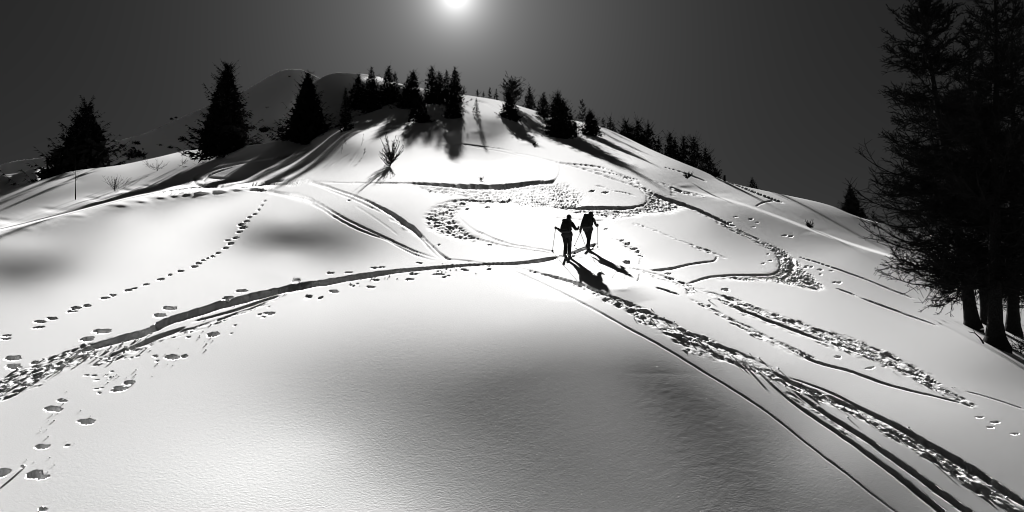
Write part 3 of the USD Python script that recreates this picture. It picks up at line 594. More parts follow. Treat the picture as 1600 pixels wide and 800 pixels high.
def bare_tree(H, Rb, seed, nprim=60, nsec=12, nter=6, bare=0.1, shape='cone', thick=0.018, tw=0.010, droop=-0.15, lean=(0.0, 0.0), flare=1.6, amin=0.0):
    """Leafless larch or sapling: trunk, limbs and fine twigs."""
    rg = np.random.default_rng(seed)
    tr = Sticks(); K = 14; zs = np.concatenate([[-0.5, 0.0, 0.025, 0.06], np.linspace(0.12, 1, K - 4)]) * H
    tz = np.clip(zs / H, 0, 1)
    off = np.cumsum(rg.normal(0, 0.004 * H, (K, 2)), 0) * tz[:, None] + np.outer(tz * H, lean)
    rt = np.maximum(thick * H * (1 - tz) ** 0.85 * (1 + (flare - 1) * np.exp(-tz * 38)), 0.012)
    tr.chain(np.c_[off, zs] * ([1, 1, 0.3] if shape == 'bush' else [1, 1, 1]), rt, 9)
    t = np.sort(rg.uniform(bare, 0.985, nprim)); z = t * H * (0.3 if shape == 'bush' else 1.0); az = rg.uniform(0, 2 * np.pi, nprim)
    u = (t - bare) / (1 - bare)
    prof = {'cone': (1 - u) ** 0.8 * np.minimum(1, 0.55 + u * 3.2) + 0.04, 'round': np.sqrt(np.clip(1 - (2 * u - 0.85) ** 2 / 1.4, 0.03, 1)), 'bush': 0.5 + 0.5 * u}[shape]
    L = Rb * prof * rg.uniform(0.55, 1.12, nprim)
    ang = np.interp(u, [0, .6, 1], [droop, droop + 0.25, 0.7]) + rg.normal(0, 0.15, nprim)
    if shape == 'bush': ang = rg.uniform(0.35, 1.3, nprim); L = np.minimum(0.72 * H / np.maximum(np.tan(ang), .3), Rb * 1.1) * rg.uniform(0.6, 1.1, nprim)
    elif shape != 'cone': ang = np.interp(u, [0, 1], [0.15, 0.7]) + rg.normal(0, 0.15, nprim); z = z * 0.86
    rad = np.stack([np.cos(az), np.sin(az)], -1); ns = 6; s = np.linspace(0, 1, ns + 1)
    bx, by = np.interp(z, zs, off[:, 0]), np.interp(z, zs, off[:, 1])
    hx = L[:, None] * s[None]; wig = np.cumsum(rg.normal(0, 0.05, (nprim, ns + 1)), 1) * L[:, None] * s[None]
    dz = hx * np.tan(ang)[:, None] - 0.10 * L[:, None] * np.sin(np.pi * s)[None] + 0.16 * L[:, None] * s[None] ** 3
    C = np.stack([bx[:, None] + rad[:, None, 0] * hx - rad[:, None, 1] * wig, by[:, None] + rad[:, None, 1] * hx + rad[:, None, 0] * wig, z[:, None] + dz], -1)
    rb = np.maximum(0.30 * thick * H * (1 - t) ** 0.5 * 0.55 * (L / Rb + 0.25), tw)
    cr = Sticks()
    cr.add(C[:, :-1].reshape(-1, 3), C[:, 1:].reshape(-1, 3), (rb[:, None] * (1 - 0.85 * s[:-1])[None] + tw * 0.5).ravel(), (rb[:, None] * (1 - 0.85 * s[1:])[None] + tw * 0.5).ravel(), 4)
    def off_shoots(base, dirn, ln, n, r0, r1, spread, up, segs=2):
        m = len(base)
        d = unit(dirn + spread * rg.normal(size=(m, 3)) + np.array([0, 0, up]))
        p = base; out = []
        for g_ in range(segs):
            q = p + d * (ln / segs)[:, None]
            cr.add(p, q, r0 + (r1 - r0) * g_ / segs, r0 + (r1 - r0) * (g_ + 1) / segs, 3, rg.random())
            out.append((p, q, d)); p = q; d = unit(d + 0.28 * rg.normal(size=(m, 3)) + np.array([0, 0, up * .4]))
        return out
    n2 = nprim * nsec
    bi = np.repeat(np.arange(nprim), nsec); f = rg.uniform(0.12, 1.0, n2) * ns * 0.999; k = f.astype(int); f = (f - k)[:, None]
    base = C[bi, k] * (1 - f) + C[bi, k + 1] * f; dirn = unit(C[bi, k + 1] - C[bi, k])
    ln = (0.16 + 0.32 * rg.random(n2)) * L[bi] * (1.1 - 0.55 * k / ns)
    seg = off_shoots(base, dirn, ln, n2, tw * 1.1, tw * 0.75, 0.55, 0.06)
    if nter:
        for p, q, d in seg:
            m = len(p); ii = np.repeat(np.arange(m), nter // 2); f = rg.random(len(ii))[:, None]
            off_shoots(p[ii] * (1 - f) + q[ii] * f, d[ii], ln[ii] * rg.uniform(0.12, 0.42, len(ii)), 0, tw * 0.75, tw * 0.5, 0.8, 0.1, 1)
    return tr.mesh(), cr.mesh()

def base_height(px, py, top_px, top_py, sink=0.0):
    p, r = at(px, py)
    e1 = ray(top_px, top_py)[1]
    H = EYE + r * float(e1) - p[2]
    return p, r, H
def put_tree(name, label, category, base, top, hw, seed, kind='spruce', group=None, detail=1.0, back=0.0, **kw):
    if back > 40: hw = hw * 1.9; detail = detail * 1.6; kw['top_pow'] = 0.55
    p, r, H = base_height(base[0], base[1], top[0], top[1])
    if back: 
        th, e = ray(*base); r2 = r + back; p = np.array([r2 * math.sin(th), r2 * math.cos(th), 0.0]); 
        i = int(np.argmin(np.abs(THS - float(th)))); p[2] = float(np.interp(r2, GR[i], GZ[i])); H = EYE + r2 * float(ray(*top)[1]) - p[2]; r = r2
    Rb = hw * r / F * ((1.25 if detail > 2.2 else 1.85) if kind == 'spruce' else 1.0)
    t = thing(name, label, category, p - np.array([0, 0, 0.05]), 0.0, group)
    lean = (top[0] - base[0]) * r / F / max(H, .1)
    if kind == 'spruce':
        a, b = spruce(H, Rb, seed, detail, **kw)
        for m in (a, b): m[0][:, 0] += np.clip(m[0][:, 2], 0, None) * lean
        obj('trunk', a, M_BARK, t, smooth=40); obj('crown', b, M_NEEDLE, t)
    else:
        a, b = bare_tree(H, Rb, seed, lean=(lean, 0.0), **kw)
        obj('trunk', a, M_BARK, t, smooth=50); tag(obj('branches', b, M_TWIG, t), kind='stuff')
    return t, p, r, H

SPRUCES = [  # label, base, top, half width, detail, extra
('broad dark spruce standing alone on the left skyline behind the bare sapling', (116,279), (126,166), 80, 2.4, dict(back=32, bare=0.0, top_pow=0.75, lump=0.35)),
('tall dense spruce with a bare foot, casting the long shadow at the left', (350,246), (352,101), 47, 2.6, dict(bare=0.09, top_pow=0.72, lump=0.55)),
('wide spruce left of the wooded crest, in front of the mountain shoulder', (480,221), (478,113), 43, 2.4, dict(bare=0.02, top_pow=0.8, lump=0.45)),
('slim young spruce just right of the wide one, at the edge of the shade', (540,205), (540,138), 11, 0.8, dict(lump=.5)),
('left tree of the pair of pointed spruces left of the crest', (560,172), (558,116), 16, 0.9, dict()),
('taller right tree of the pair of pointed spruces left of the crest', (580,175), (578,105), 16, 1.0, dict()),
('tall spruce with a second tip leaning out on its right', (604,164), (606,104), 15, 1.0, dict()),
('shorter spruce grown into the right side of the two-tipped one', (616,160), (617,112), 11, 0.7, dict()),
('full spruce above the bare shrub, left of the darkest clump', (639,170), (643,110), 19, 1.1, dict(top_pow=.7)),
('low spruce standing below the full spruce, lowest of the middle clump', (656,192), (654,148), 17, 0.9, dict()),
('left tree of the darkest clump on the crest', (674,164), (674,104), 14, 1.0, dict(top_pow=.6)),
('rounded spruce between the two tallest tips of the darkest clump', (688,163), (686,111), 14, 0.9, dict(top_pow=.6)),
('narrow spruce close against the left of the tallest crest spruce', (700,158), (699,108), 10, 0.7, dict(top_pow=.65)),
('tallest spruce at the right edge of the darkest clump', (710,160), (710,105), 14, 1.0, dict(top_pow=.7)),
('bushy spruce standing below the right end of the darkest clump', (708,185), (708,142), 14, 0.9, dict(top_pow=.6)),
('tiny spruce alone on the skyline right of the darkest clump', (728,149), (729,137), 5, 0.3, dict(back=52)),
('tiny spruce alone on the lit slope below the skyline', (744,177), (744,153), 5.5, 0.35, dict()),
('left of the four tiny spruces in a row on the skyline', (749,153), (749,139), 5.5, 0.3, dict(back=52)),
('second of the four tiny spruces in a row on the skyline, the shortest', (757,154), (757,143), 4.5, 0.3, dict(back=52)),
('third of the four tiny spruces in a row on the skyline', (766,156), (767,138), 6, 0.3, dict(back=52)),
('right of the four tiny spruces in a row on the skyline', (776,157), (776,139), 6.5, 0.3, dict(back=52)),
('squat spruce standing right in front of the round bare larch', (797,187), (793,144), 16, 1.0, dict(top_pow=.75)),
('left spruce of the pair right of the round bare larch', (833,173), (832,137), 12, 0.8, dict(back=52)),
('right spruce of the pair right of the round bare larch, set lower', (849,185), (849,144), 12, 0.8, dict()),
('large full spruce throwing the broadest shadow on the right slope', (880,216), (873,148), 23, 1.6, dict(top_pow=.55)),
('spruce in front of the cone shaped bare larch, with a curved shadow below', (924,212), (924,173), 15, 1.1, dict(top_pow=.65)),
('small spruce on the skyline right of the faint bare sapling', (954,205), (954,184), 10, 0.6, dict(back=52)),
('left and lowest spruce of the trio on the right skyline', (981,226), (980,190), 12, 0.8, dict(back=50, top_pow=.65)),
('tallest middle spruce of the trio on the right skyline', (999,231), (997,189), 12, 0.8, dict(back=50, top_pow=.65)),
('right spruce of the trio on the right skyline', (1013,233), (1012,194), 12, 0.8, dict(back=50, top_pow=.65)),
('small spruce in the gap between the trio and the next group', (1034,236), (1033,212), 7, 0.4, dict(back=52)),
('left and tallest spruce of the second group on the right skyline', (1047,247), (1046,207), 11, 0.8, dict(back=52)),
('narrow middle spruce of the second group on the right skyline', (1059,252), (1058,216), 8, 0.6, dict(back=52)),
('right spruce of the second group on the right skyline', (1069,256), (1067,214), 11, 0.8, dict(back=52)),
('taller left spruce of the last pair at the end of the tree line', (1089,266), (1087,215), 12.5, 0.9, dict(back=50, top_pow=.6)),
('shorter right spruce of the last pair at the end of the tree line', (1105,271), (1106,231), 12, 0.8, dict(back=50, top_pow=.6)),
('small round spruce alone on the skyline halfway down the right', (1177,294), (1176,277), 9, 0.6, dict(back=12)),
('solitary cone shaped spruce on the skyline just left of the big larches', (1333,337), (1330,290), 17, 1.6, dict(back=15, bare=0.03, top_pow=.75)),
]
TREE_POS = []
for q, (lab, b, t, hw, det, kw) in enumerate(SPRUCES):
    o = put_tree('spruce_tree', lab, 'spruce', b, t, hw, 100 + q, 'spruce', None, det, **kw); TREE_POS.append((q, o[1], o[2], o[3]))
put_tree('larch_tree', 'round crowned bare larch on the skyline behind the squat spruce', 'larch', (801,167), (801,124), 18, 301, 'bare', None, nprim=110, nsec=14, nter=4, shape='round', bare=0.22, tw=0.05, thick=0.012)
put_tree('larch_tree', 'slender cone shaped bare larch on the right skyline', 'larch', (910,192), (910,154), 12, 302, 'bare', None, nprim=60, nsec=10, nter=4, tw=0.04, thick=0.012, droop=0.2)
put_tree('larch_tree', 'faint small bare larch beside a small spruce on the skyline', 'larch', (943,200), (943,183), 6, 303, 'bare', None, nprim=40, nsec=8, nter=2, tw=0.03, thick=0.012, droop=0.3)
# the big bare larches at the right edge
LARCH = [('leftmost big bare larch of the right-hand group, its boughs reaching far left', (1521,513), (1466,-45), 135, 311, dict(nprim=290, nsec=19, nter=8, bare=0.10, droop=-0.14)),
         ('nearest big bare larch, with the flared foot, at the right edge', (1556,541), (1572,-95), 120, 312, dict(nprim=220, nsec=17, nter=4, bare=0.14, droop=-0.05, flare=2.1)),
         ('big bare larch with the slim trunk behind the nearest one', (1543,508), (1530,30), 110, 313, dict(nprim=200, nsec=17, nter=4, bare=0.12, droop=-0.1)),
         ('rightmost big bare larch, its thick trunk right of the nearest one', (1583,521), (1612,-20), 120, 314, dict(nprim=220, nsec=17, nter=4, bare=0.12, droop=-0.1)),
         ('bare larch at the right margin of the picture, half cut off', (1640,520), (1645,40), 120, 315, dict(nprim=200, nsec=16, nter=4, bare=0.1, droop=-0.1))]
for lab, b, t, hw, sd, kw in LARCH:
    put_tree('larch_tree', lab, 'larch', b, t, hw, sd, 'bare', None, thick=0.0165, tw=0.0245, **kw)
# saplings and shrubs
put_tree('bare_sapling', 'thin bare sapling on the left slope in front of the lone spruce', 'sapling', (118,312), (115,238), 7, 321, 'bare', None, nprim=16, nsec=4, nter=2, bare=0.35, tw=0.012, thick=0.011, droop=0.8, flare=1.1)
put_tree('bare_sapling', 'dark bare sapling on the skyline between the solitary spruce and the big larches', 'sapling', (1367,358), (1366,326), 6, 322, 'bare', None, nprim=34, nsec=8, nter=2, bare=0.1, tw=0.03, thick=0.013, droop=0.4)
put_tree('bare_shrub', 'bare branching shrub standing out on the white slope below the crest', 'shrub', (610,259), (613,212), 17, 323, 'bare', None, nprim=46, nsec=7, nter=2, bare=0.05, tw=0.022, thick=0.012, shape='bush', flare=1.0)
put_tree('bare_shrub', 'low spreading bare shrub beside the long tree shadow', 'shrub', (180,299), (172,272), 26, 324, 'bare', None, nprim=26, nsec=6, nter=2, bare=0.02, tw=0.018, thick=0.012, shape='bush', flare=1.0)
put_tree('bare_shrub', 'few bare twigs above the low shrub at the edge of the tree shadow', 'shrub', (247,267), (238,250), 18, 325, 'bare', None, nprim=14, nsec=5, nter=2, bare=0.02, tw=0.02, thick=0.012, shape='bush', flare=1.0)
put_tree('bare_shrub', 'sparse twigs left of the foot of the tall spruce', 'shrub', (285,258), (289,246), 9, 326, 'bare', None, nprim=10, nsec=4, nter=2, bare=0.02, tw=0.02, thick=0.012, shape='bush', flare=1.0)
put_tree('bare_shrub', 'small tuft of twigs on the right slope above the long track', 'shrub', (1074,281), (1076,269), 9, 327, 'bare', None, nprim=30, nsec=6, nter=2, bare=0.02, tw=0.025, thick=0.012, shape='bush', flare=1.0)
put_tree('bare_shrub', 'small round bush in the shaded hollow of the right slope', 'shrub', (1266,356), (1266,343), 6, 328, 'bare', None, nprim=34, nsec=6, nter=2, bare=0.02, tw=0.025, thick=0.012, shape='bush', flare=1.0)
put_tree('bare_shrub', 'little twigs beside the curled track right of the crest', 'shrub', (834,227), (833,220), 6, 329, 'bare', None, nprim=16, nsec=4, nter=0, bare=0.02, tw=0.03, thick=0.012, shape='bush', flare=1.0)
put_tree('bare_shrub', 'leafless bush at the right margin beside the nearest larch foot', 'shrub', (1596,553), (1592,505), 22, 330, 'bare', None, nprim=26, nsec=7, nter=4, bare=0.03, tw=0.010, thick=0.010, shape='bush', flare=1.0)
put_tree('bare_shrub', 'tiny twigs in the snow above the deep turn edge', 'shrub', (752,282), (750,275), 9, 331, 'bare', None, nprim=10, nsec=3, nter=0, bare=0.02, tw=0.018, thick=0.012, shape='bush', flare=1.0)
put_tree('bare_shrub', 'dark bush at the foot of the tree line, below the last pair', 'shrub', (1118,276), (1117,266), 9, 332, 'bare', None, nprim=50, nsec=9, nter=2, bare=0.02, tw=0.04, thick=0.012, shape='bush', flare=1.0)
for q, (x, y, yt, dx, lab) in enumerate([(565,227,208,3,'thin twiggy stalk at the lower edge of the shade, left of the bare shrub'), (541,226,212,-4,'short thin stalk below the slim spruce'), (567,243,252 - 22,4,'dark bent stalk sticking out of the snow beside the grey hollow'), (533,240,226,2,'short pair of stalks in the grey hollow below the slim spruce')]):
    put_tree('dry_stalk', lab, 'dry stalk', (x, y), (x + dx, yt), 3, 340 + q, 'bare', None, nprim=6, nsec=2, nter=0, bare=0.2, tw=0.022, thick=0.014, droop=0.5, flare=1.0)
st, r_st = at(1132, 283)
t = thing('wooden_post', 'short dark post stub on the right skyline below the tree line', 'post', st)
sk = Sticks(); sk.chain([(0, 0, -0.3), (0.03, 0, 0.5), (0.05, 0, 0.95)], [0.22, 0.2, 0.17], 7); obj('post_shaft', sk.mesh(), M_BARK, t, smooth=50)
sk = Sticks(); sk.chain([(0.05, 0, 0.95), (0.05, 0, 1.0)], [0.2, 0.05], 7); obj('post_cap', sk.mesh(), M_BARK, t, smooth=50)
p0, r0 = at(1536, 537)
t = thing('fallen_branch', 'curved dead branch poking out of the snow left of the nearest larch foot', 'branch', p0)
k_ = r0 / F
sk = Sticks(); sk.chain([(0.15 * k_, 0, -0.2), (0, 0, 2 * k_), (-4 * k_, 0, 8 * k_), (-9 * k_, 0.1, 14 * k_), (-16 * k_, 0.2, 15.5 * k_)], [0.06, 0.055, 0.045, 0.035, 0.02], 6); obj('stem', sk.mesh(), M_BARK, t, smooth=60)
sk = Sticks(); sk.chain([(-9 * k_, 0.1, 14 * k_), (-10 * k_, 0.15, 19 * k_)], [0.02, 0.01], 5); obj('side_twig', sk.mesh(), M_BARK, t)
# dwarf pines dotted over the shaded mountain
rgm = np.random.default_rng(77)
MT_TH, MT_E, MT_R, MT_Z = MTN
for q, (x, y, w) in enumerate([(268,186,4),(275,184,3),(213,225,8),(208,232,5),(250,228,5),(284,220,9),(265,232,7),(215,243,16),(205,246,12),(420,170,6),(415,205,14),(440,205,10),(452,120,3),(190,228,5),(330,215,6),(408,228,8)]):
    th, e = ray(x, y); i = int(np.argmin(np.abs(MT_TH - float(th))))
    # march down the face until the sight line meets it
    rr = np.linspace(MT_R[i], MT_R[i] * 0.42, 900); zz = MT_Z[i] + 0.80 * (rr - MT_R[i]); k = int(np.argmin(np.abs((zz - EYE) / rr - float(e)))); r = rr[k]
    p = np.array([r * math.sin(th), r * math.cos(th), EYE + r * float(e)])
    m_ = Sticks(); n = 240; R_ = w * r / F * 0.5; c0 = rgm.normal(size=(n, 3)) * [R_ * .55, R_ * .5, R_ * .3] + [0, 0, R_ * .2]
    m_.tri(c0 + rgm.normal(size=(n, 3)) * R_ * .22, c0 + rgm.normal(size=(n, 3)) * R_ * .22, c0 + rgm.normal(size=(n, 3)) * R_ * .25)
    t = thing('mountain_shrub', 'dark low shrub scattered over the shaded mountain shoulder', 'shrub', p, 0, 'dark shrubs scattered over the shaded mountain face')
    obj('foliage', m_.mesh(), M_NEEDLE, t)

# ------------------------------------------------------------------ snow lumps thrown up beside the churned tracks
def lump(R, seed):
    rg = np.random.default_rng(seed)
    import manifold3d as m3
    pts = rg.normal(size=(11, 3)); pts = pts / np.linalg.norm(pts, axis=1, keepdims=True) * rg.uniform(0.65, 1.1, (11, 1)) * [R, R * .9, R * .7]
    return m3.Manifold.hull_points(pts)
for px, py, w, lab in [(1163,570,11,'largest snow block on the churned track at the lower right'), (1150,562,7,'snow block just up the track from the largest one'), (1185,580,7,'snow block at the lower end of the broad churned track'), (1217,577,6,'snow block lying alone above the lower churned track'),
                       (124,553,12,'cracked snow block in the climbing track at the left'), (98,573,10,'snow block in the churned start of the climbing track'), (37,731,9,'snow clod beside the largest footprint'), (66,793,9,'snow clod at the bottom left corner'), (1083,451,6,'dark snow clod where the two right tracks meet'), (1108,470,6,'small snow clod below the track crossing at the right'), (98,624,8,'snow clod above the footprint beside the churned track')]:
    p, r = at(px, py); R_ = w / 2 * r / F
    t = obj('snow_block', lump(R_, int(px)), M_SNOW); UsdGeom.Xformable(t).AddTranslateOp().Set(Gf.Vec3d(*map(float, p + [0, 0, R_ * 0.35])))
    tag(t, lab, 'snow block')
rgc = np.random.default_rng(5); CV, CF, nn = [], [], 0
def crumbs(pts, w, n, s0, s1):
    global nn
    c = curve(np.array(pts, float), 2.0)
    for _ in range(n):
        q = c[rgc.integers(len(c))]; 
        x, y = q[0] + rgc.normal(0, w), q[1] + rgc.normal(0, w * 0.8)
        p, r = at(x, y); R_ = rgc.uniform(s0, s1) * r / F / 2
        m = lump(R_, int(rgc.integers(1e6))).to_mesh(); v = m.vert_properties[:, :3] + p + [0, 0, R_ * .3]
        CV.append(v); CF.append(m.tri_verts + nn); nn += len(v)
crumbs([(925,454),(987,482),(1062,520),(1137,555),(1175,569),(1215,585)], 6, 90, 2, 4.5)
crumbs([(1215,588),(1300,627),(1405,678),(1510,740),(1590,790)], 8, 80, 2.5, 6)
crumbs([(0,612),(50,590),(110,562),(170,545),(230,525)], 9, 90, 3, 7)
crumbs([(1285,526),(1375,558),(1435,590),(1495,618)], 7, 70, 2, 5)
crumbs([(300,495),(450,458),(620,428),(740,418)], 6, 70, 1.5, 3.5)
crumbs([(20,570),(60,640),(130,655),(60,740),(90,630),(270,560),(330,525),(190,605)], 10, 60, 1.5, 4)
cr_ = obj('snow_crumbs', (np.concatenate(CV), np.concatenate(CF)), M_SNOW); tag(cr_, 'crumbs of snow strewn along the churned ski tracks', 'snow crumbs', kind='stuff')

# ------------------------------------------------------------------ the two ski tourers
import manifold3d as m3
def ball(c, r, n=18): return m3.Manifold.sphere(r, n).translate([float(x) for x in c])
def limb(pts, n=18):
    """Hulls of spheres along a chain of (point, radius)."""
    out = []
    for (a, ra), (b, rb) in zip(pts[:-1], pts[1:]): out.append(m3.Manifold.batch_hull([ball(a, ra, n), ball(b, rb, n)]))
    return out
def fuse(parts, edge, it=8):
    m = m3.Manifold.batch_boolean(parts, m3.OpType.Add).refine_to_length(edge).to_mesh()
    t = trimesh.Trimesh(m.vert_properties[:, :3], m.tri_verts, process=True)
    trimesh.smoothing.filter_taubin(t, iterations=it)
    return t
def hand(w, fwd, up, side):
    """A gloved hand at wrist w closed round a shaft that runs along 'up': palm, four bent fingers and a thumb."""
    w, fwd, up = np.array(w, float), np.array(fwd, float) / np.linalg.norm(fwd), np.array(up, float) / np.linalg.norm(up)
    fwd = fwd - up * (fwd @ up); fwd /= np.linalg.norm(fwd)
    ac = np.cross(up, fwd) * side
    P = lambda f, a, u: w + fwd * f + ac * a + up * u
    parts = [m3.Manifold.batch_hull([ball(P(0.01, 0, 0.03), .021), ball(P(0.01, 0, -0.03), .021), ball(P(0.075, 0, 0.036), .018), ball(P(0.075, 0, -0.036), .018)])]
    for q, (u, L) in enumerate([(0.036, .040), (0.012, .045), (-0.012, .042), (-0.034, .034)]):
        ch = [(P(0.078, 0.002, u), .012), (P(0.078 + L * .75, 0.014, u), .0115), (P(0.074 + L * .8, 0.042, u * .95), .0105), (P(0.060, 0.050, u * .92), .009)]
        parts += limb(ch, 12)
    parts += limb([(P(0.03, 0.012, 0.035), .014), (P(0.055, 0.036, 0.048), .012), (P(0.082, 0.047, 0.040), .0105)], 12)
    return parts, P(0.075, 0.028, 0.0)

def skier(label, foot_px, heading_px, height, arms, pose, seed, pack_scale, labels, hunch=0.0):
    """arms: for left and right the tip of the pole on the snow and the hand, in photograph pixels at the skier's distance."""
    g, r = at(*foot_px)
    h, _ = at(*heading_px); hd = h[:2] - g[:2]; rot = math.atan2(-hd[0], hd[1])            # local +y looks along the track
    c, s = math.cos(rot), math.sin(rot)
    Rm = np.array([[c, -s, 0], [s, c, 0], [0, 0, 1.0]])
    loc = lambda p: Rm.T @ (np.asarray(p, float) - g)
    def pix_pt(px, py, dist):
        th, e = ray(px, py); return np.array([dist * math.sin(th), dist * math.cos(th), EYE + dist * float(e)])
    k = height / 1.78
    # local ground height under each foot
    J = {n: np.array(v, float) * k for n, v in pose.items()}
    for sd in ('l', 'r'):
        fx = g + Rm @ np.array([J['ankle_' + sd][0], J['ankle_' + sd][1], 0]); dz = ground(fx[0], fx[1]) - g[2]
        J['ankle_' + sd][2] += dz; J['toe_' + sd][2] += dz + 0.0; J['knee_' + sd][2] += dz * .6
    for sd in ('l', 'r'):
        J['hand_' + sd] = loc(pix_pt(*arms[sd]['hand'], r + arms[sd].get('dr', 0.0)))
        sh = J['shoulder_' + sd]; v = J['hand_' + sd] - sh; L = np.linalg.norm(v); Lmax = 0.60 * k
        if L > Lmax: J['hand_' + sd] = sh + v / L * Lmax; v = J['hand_' + sd] - sh; L = Lmax
        bend = math.sqrt(max((0.31 * k) ** 2 - (L / 2) ** 2, 0.0))
        out = np.array([(-1 if sd == 'l' else 1) * 0.55, -0.6, -0.75]); out -= v * (out @ v) / (v @ v); out /= np.linalg.norm(out)
        J['elbow_' + sd] = sh + v / 2 + out * bend
    person = thing('person', label, 'person', g, rot)
    T = {}
    for sd in ('l', 'r'):
        t = arms[sd]['tip']; tp, _ = at(*t); T[sd] = loc(tp)
    hands, grips = {}, {}
    for sd in ('l', 'r'):
        upv = J['hand_' + sd] - T[sd]; fw = J['hand_' + sd] - J['elbow_' + sd]
        hands[sd], grips[sd] = hand(J['hand_' + sd], fw + np.array([0, .10, 0]), upv, -1 if sd == 'l' else 1)
    # body: one continuous surface
    body = []
    for sd in ('l', 'r'):
        body += limb([(J['hip_' + sd], .088 * k), (J['knee_' + sd], .056 * k), (J['ankle_' + sd], .040 * k)])
        body += limb([(J['ankle_' + sd], .040 * k), (J['toe_' + sd], .032 * k)])
        body += limb([(J['neck'] * .6 + J['shoulder_' + sd] * .4, .07 * k), (J['shoulder_' + sd], .060 * k), (J['elbow_' + sd], .043 * k), (J['hand_' + sd], .029 * k)])
        body += hands[sd]
    body += limb([(J['pelvis'], .125 * k), (J['waist'], .115 * k), (J['chest'], .145 * k), (J['neck'], .065 * k)])
    body.append(m3.Manifold.batch_hull([ball(J['shoulder_l'], .055 * k), ball(J['shoulder_r'], .055 * k), ball(J['chest'], .12 * k)]))
    hc = J['head']; f = J['look'] / np.linalg.norm(J['look']); rgt = np.cross(f, [0, 0, 1.0]); rgt /= np.linalg.norm(rgt); up = np.cross(rgt, f)
    HP = lambda a, b, u: hc + (rgt * a + f * b + up * u) * k
    body += limb([(J['neck'], .055 * k), (HP(0, -.01, -.04), .062 * k)])
    body.append(m3.Manifold.batch_hull([ball(HP(0, -.02, .03), .088 * k), ball(HP(0, .03, .02), .078 * k), ball(HP(0, .045, -.075), .042 * k)]))
    body += limb([(HP(0, .098, .005), .012 * k), (HP(0, .118, -.025), .014 * k)])                       # nose
    body += [ball(HP(sx * .086, -.005, -.01), .024 * k) for sx in (-1, 1)]                                # ears
    body += limb([(HP(-.022, .088, -.062), .009 * k), (HP(.022, .088, -.062), .009 * k)])               # lips
    bm = fuse(body, 0.03)
    obj('body', bm, M_SKIN, person, smooth=True)
    for sx in (-1, 1):
        e_ = trimesh.creation.icosphere(2, .012 * k); e_.apply_translation(HP(sx * .032, .088, .02)); obj('eye', e_, M_HAIR, person, smooth=True)
    jac = []
    for sd in ('l', 'r'):
        jac += limb([(J['neck'] * .6 + J['shoulder_' + sd] * .4, .085 * k), (J['shoulder_' + sd], .084 * k), (J['elbow_' + sd], .066 * k), (J['elbow_' + sd] * .12 + J['hand_' + sd] * .88, .050 * k)])
    jac += limb([(J['pelvis'] + [0, 0, -.02], .158 * k), (J['waist'], .145 * k), (J['chest'], .170 * k), (J['neck'] - [0, 0, .02], .088 * k)])
    jac.append(m3.Manifold.batch_hull([ball(J['shoulder_l'], .075 * k), ball(J['shoulder_r'], .075 * k), ball(J['chest'], .15 * k)]))
    jac.append(m3.Manifold.batch_hull([ball(J['hip_l'] + [-.02, 0, 0], .125 * k), ball(J['hip_r'] + [.02, 0, 0], .125 * k), ball(J['waist'], .14 * k)]))
    jm = fuse(jac, 0.035, 6); jm.vertices += 0.010 * (meshkit.noise(jm.vertices / 0.07, seed)[:, None] - .5) * jm.vertex_normals
    obj('jacket', jm, M_CLOTH, person, smooth=True)
    tro = []
    for sd in ('l', 'r'):
        tro += limb([(J['hip_' + sd], .118 * k), (J['knee_' + sd] * .5 + J['hip_' + sd] * .5, .098 * k), (J['knee_' + sd], .080 * k), (J['ankle_' + sd] + [0, 0, .10 * k], .078 * k)])
    tro.append(m3.Manifold.batch_hull([ball(J['hip_l'], .115 * k), ball(J['hip_r'], .115 * k), ball(J['pelvis'], .13 * k)]))
    tm_ = fuse(tro, 0.035, 6); tm_.vertices += 0.012 * (meshkit.noise(tm_.vertices / 0.08, seed + 1)[:, None] - .5) * tm_.vertex_normals
    obj('trousers', tm_, M_TROUSER, person, smooth=True)
    for sd in ('l', 'r'):
        a_, t_ = J['ankle_' + sd], J['toe_' + sd]
        bt = fuse([m3.Manifold.batch_hull([ball(a_ + [0, -.05, .16], .062), ball(a_ + [0, .02, .17], .055), ball(a_ + [0, -.06, 0], .060), ball(a_ + [0, .02, .0], .05)]), m3.Manifold.batch_hull([ball(a_ + [0, -.07, -.02], .052), ball(t_ + [0, .02, -.005], .043), ball(a_ + [0, .02, .03], .05)])], 0.03, 4)
        obj('boot', bt, M_PLASTIC, person, smooth=True)
        gl = fuse(hands[sd] + limb([(J['hand_' + sd] + (J['elbow_' + sd] - J['hand_' + sd]) * .25, .047 * k), (J['hand_' + sd], .036 * k)]), 0.012, 2)
        gl.vertices += gl.vertex_normals * 0.004
        obj('glove', gl, M_GLOVE, person, smooth=True)
    hat = [m3.Manifold.batch_hull([ball(HP(0, -.03, .055), .095 * k), ball(HP(0, .03, .06), .085 * k), ball(HP(0, -.055, -.01), .07 * k)])] + limb([(HP(-.07, .055, .05), .022 * k), (HP(0, .10, .055), .022 * k), (HP(.07, .055, .05), .022 * k)])
    obj('hat', fuse(hat, 0.03, 4), M_CLOTH, person, smooth=True)
    hair = limb([(HP(-.05, -.075, -.03), .035 * k), (HP(0, -.095, -.05), .035 * k), (HP(.05, -.075, -.03), .035 * k)])
    obj('hair', fuse(hair, 0.03, 3), M_HAIR, person, smooth=True)
    W = lambda p: g + Rm @ np.asarray(p, float)
    # rucksack
    ps = pack_scale; bk = J['chest'] * .55 + J['waist'] * .45 + np.array([0, -0.24 * k, 0.0]); lean = (J['chest'] - J['waist']); lean = lean / np.linalg.norm(lean)
    pk = thing('backpack', labels['pack'], 'backpack', W(bk), rot)
    O = lambda a, b, u: (np.array([a, b, 0.0]) + lean * u)
    w_, d_, h_ = .15 * ps[0], .10 * ps[1], .27 * ps[2]
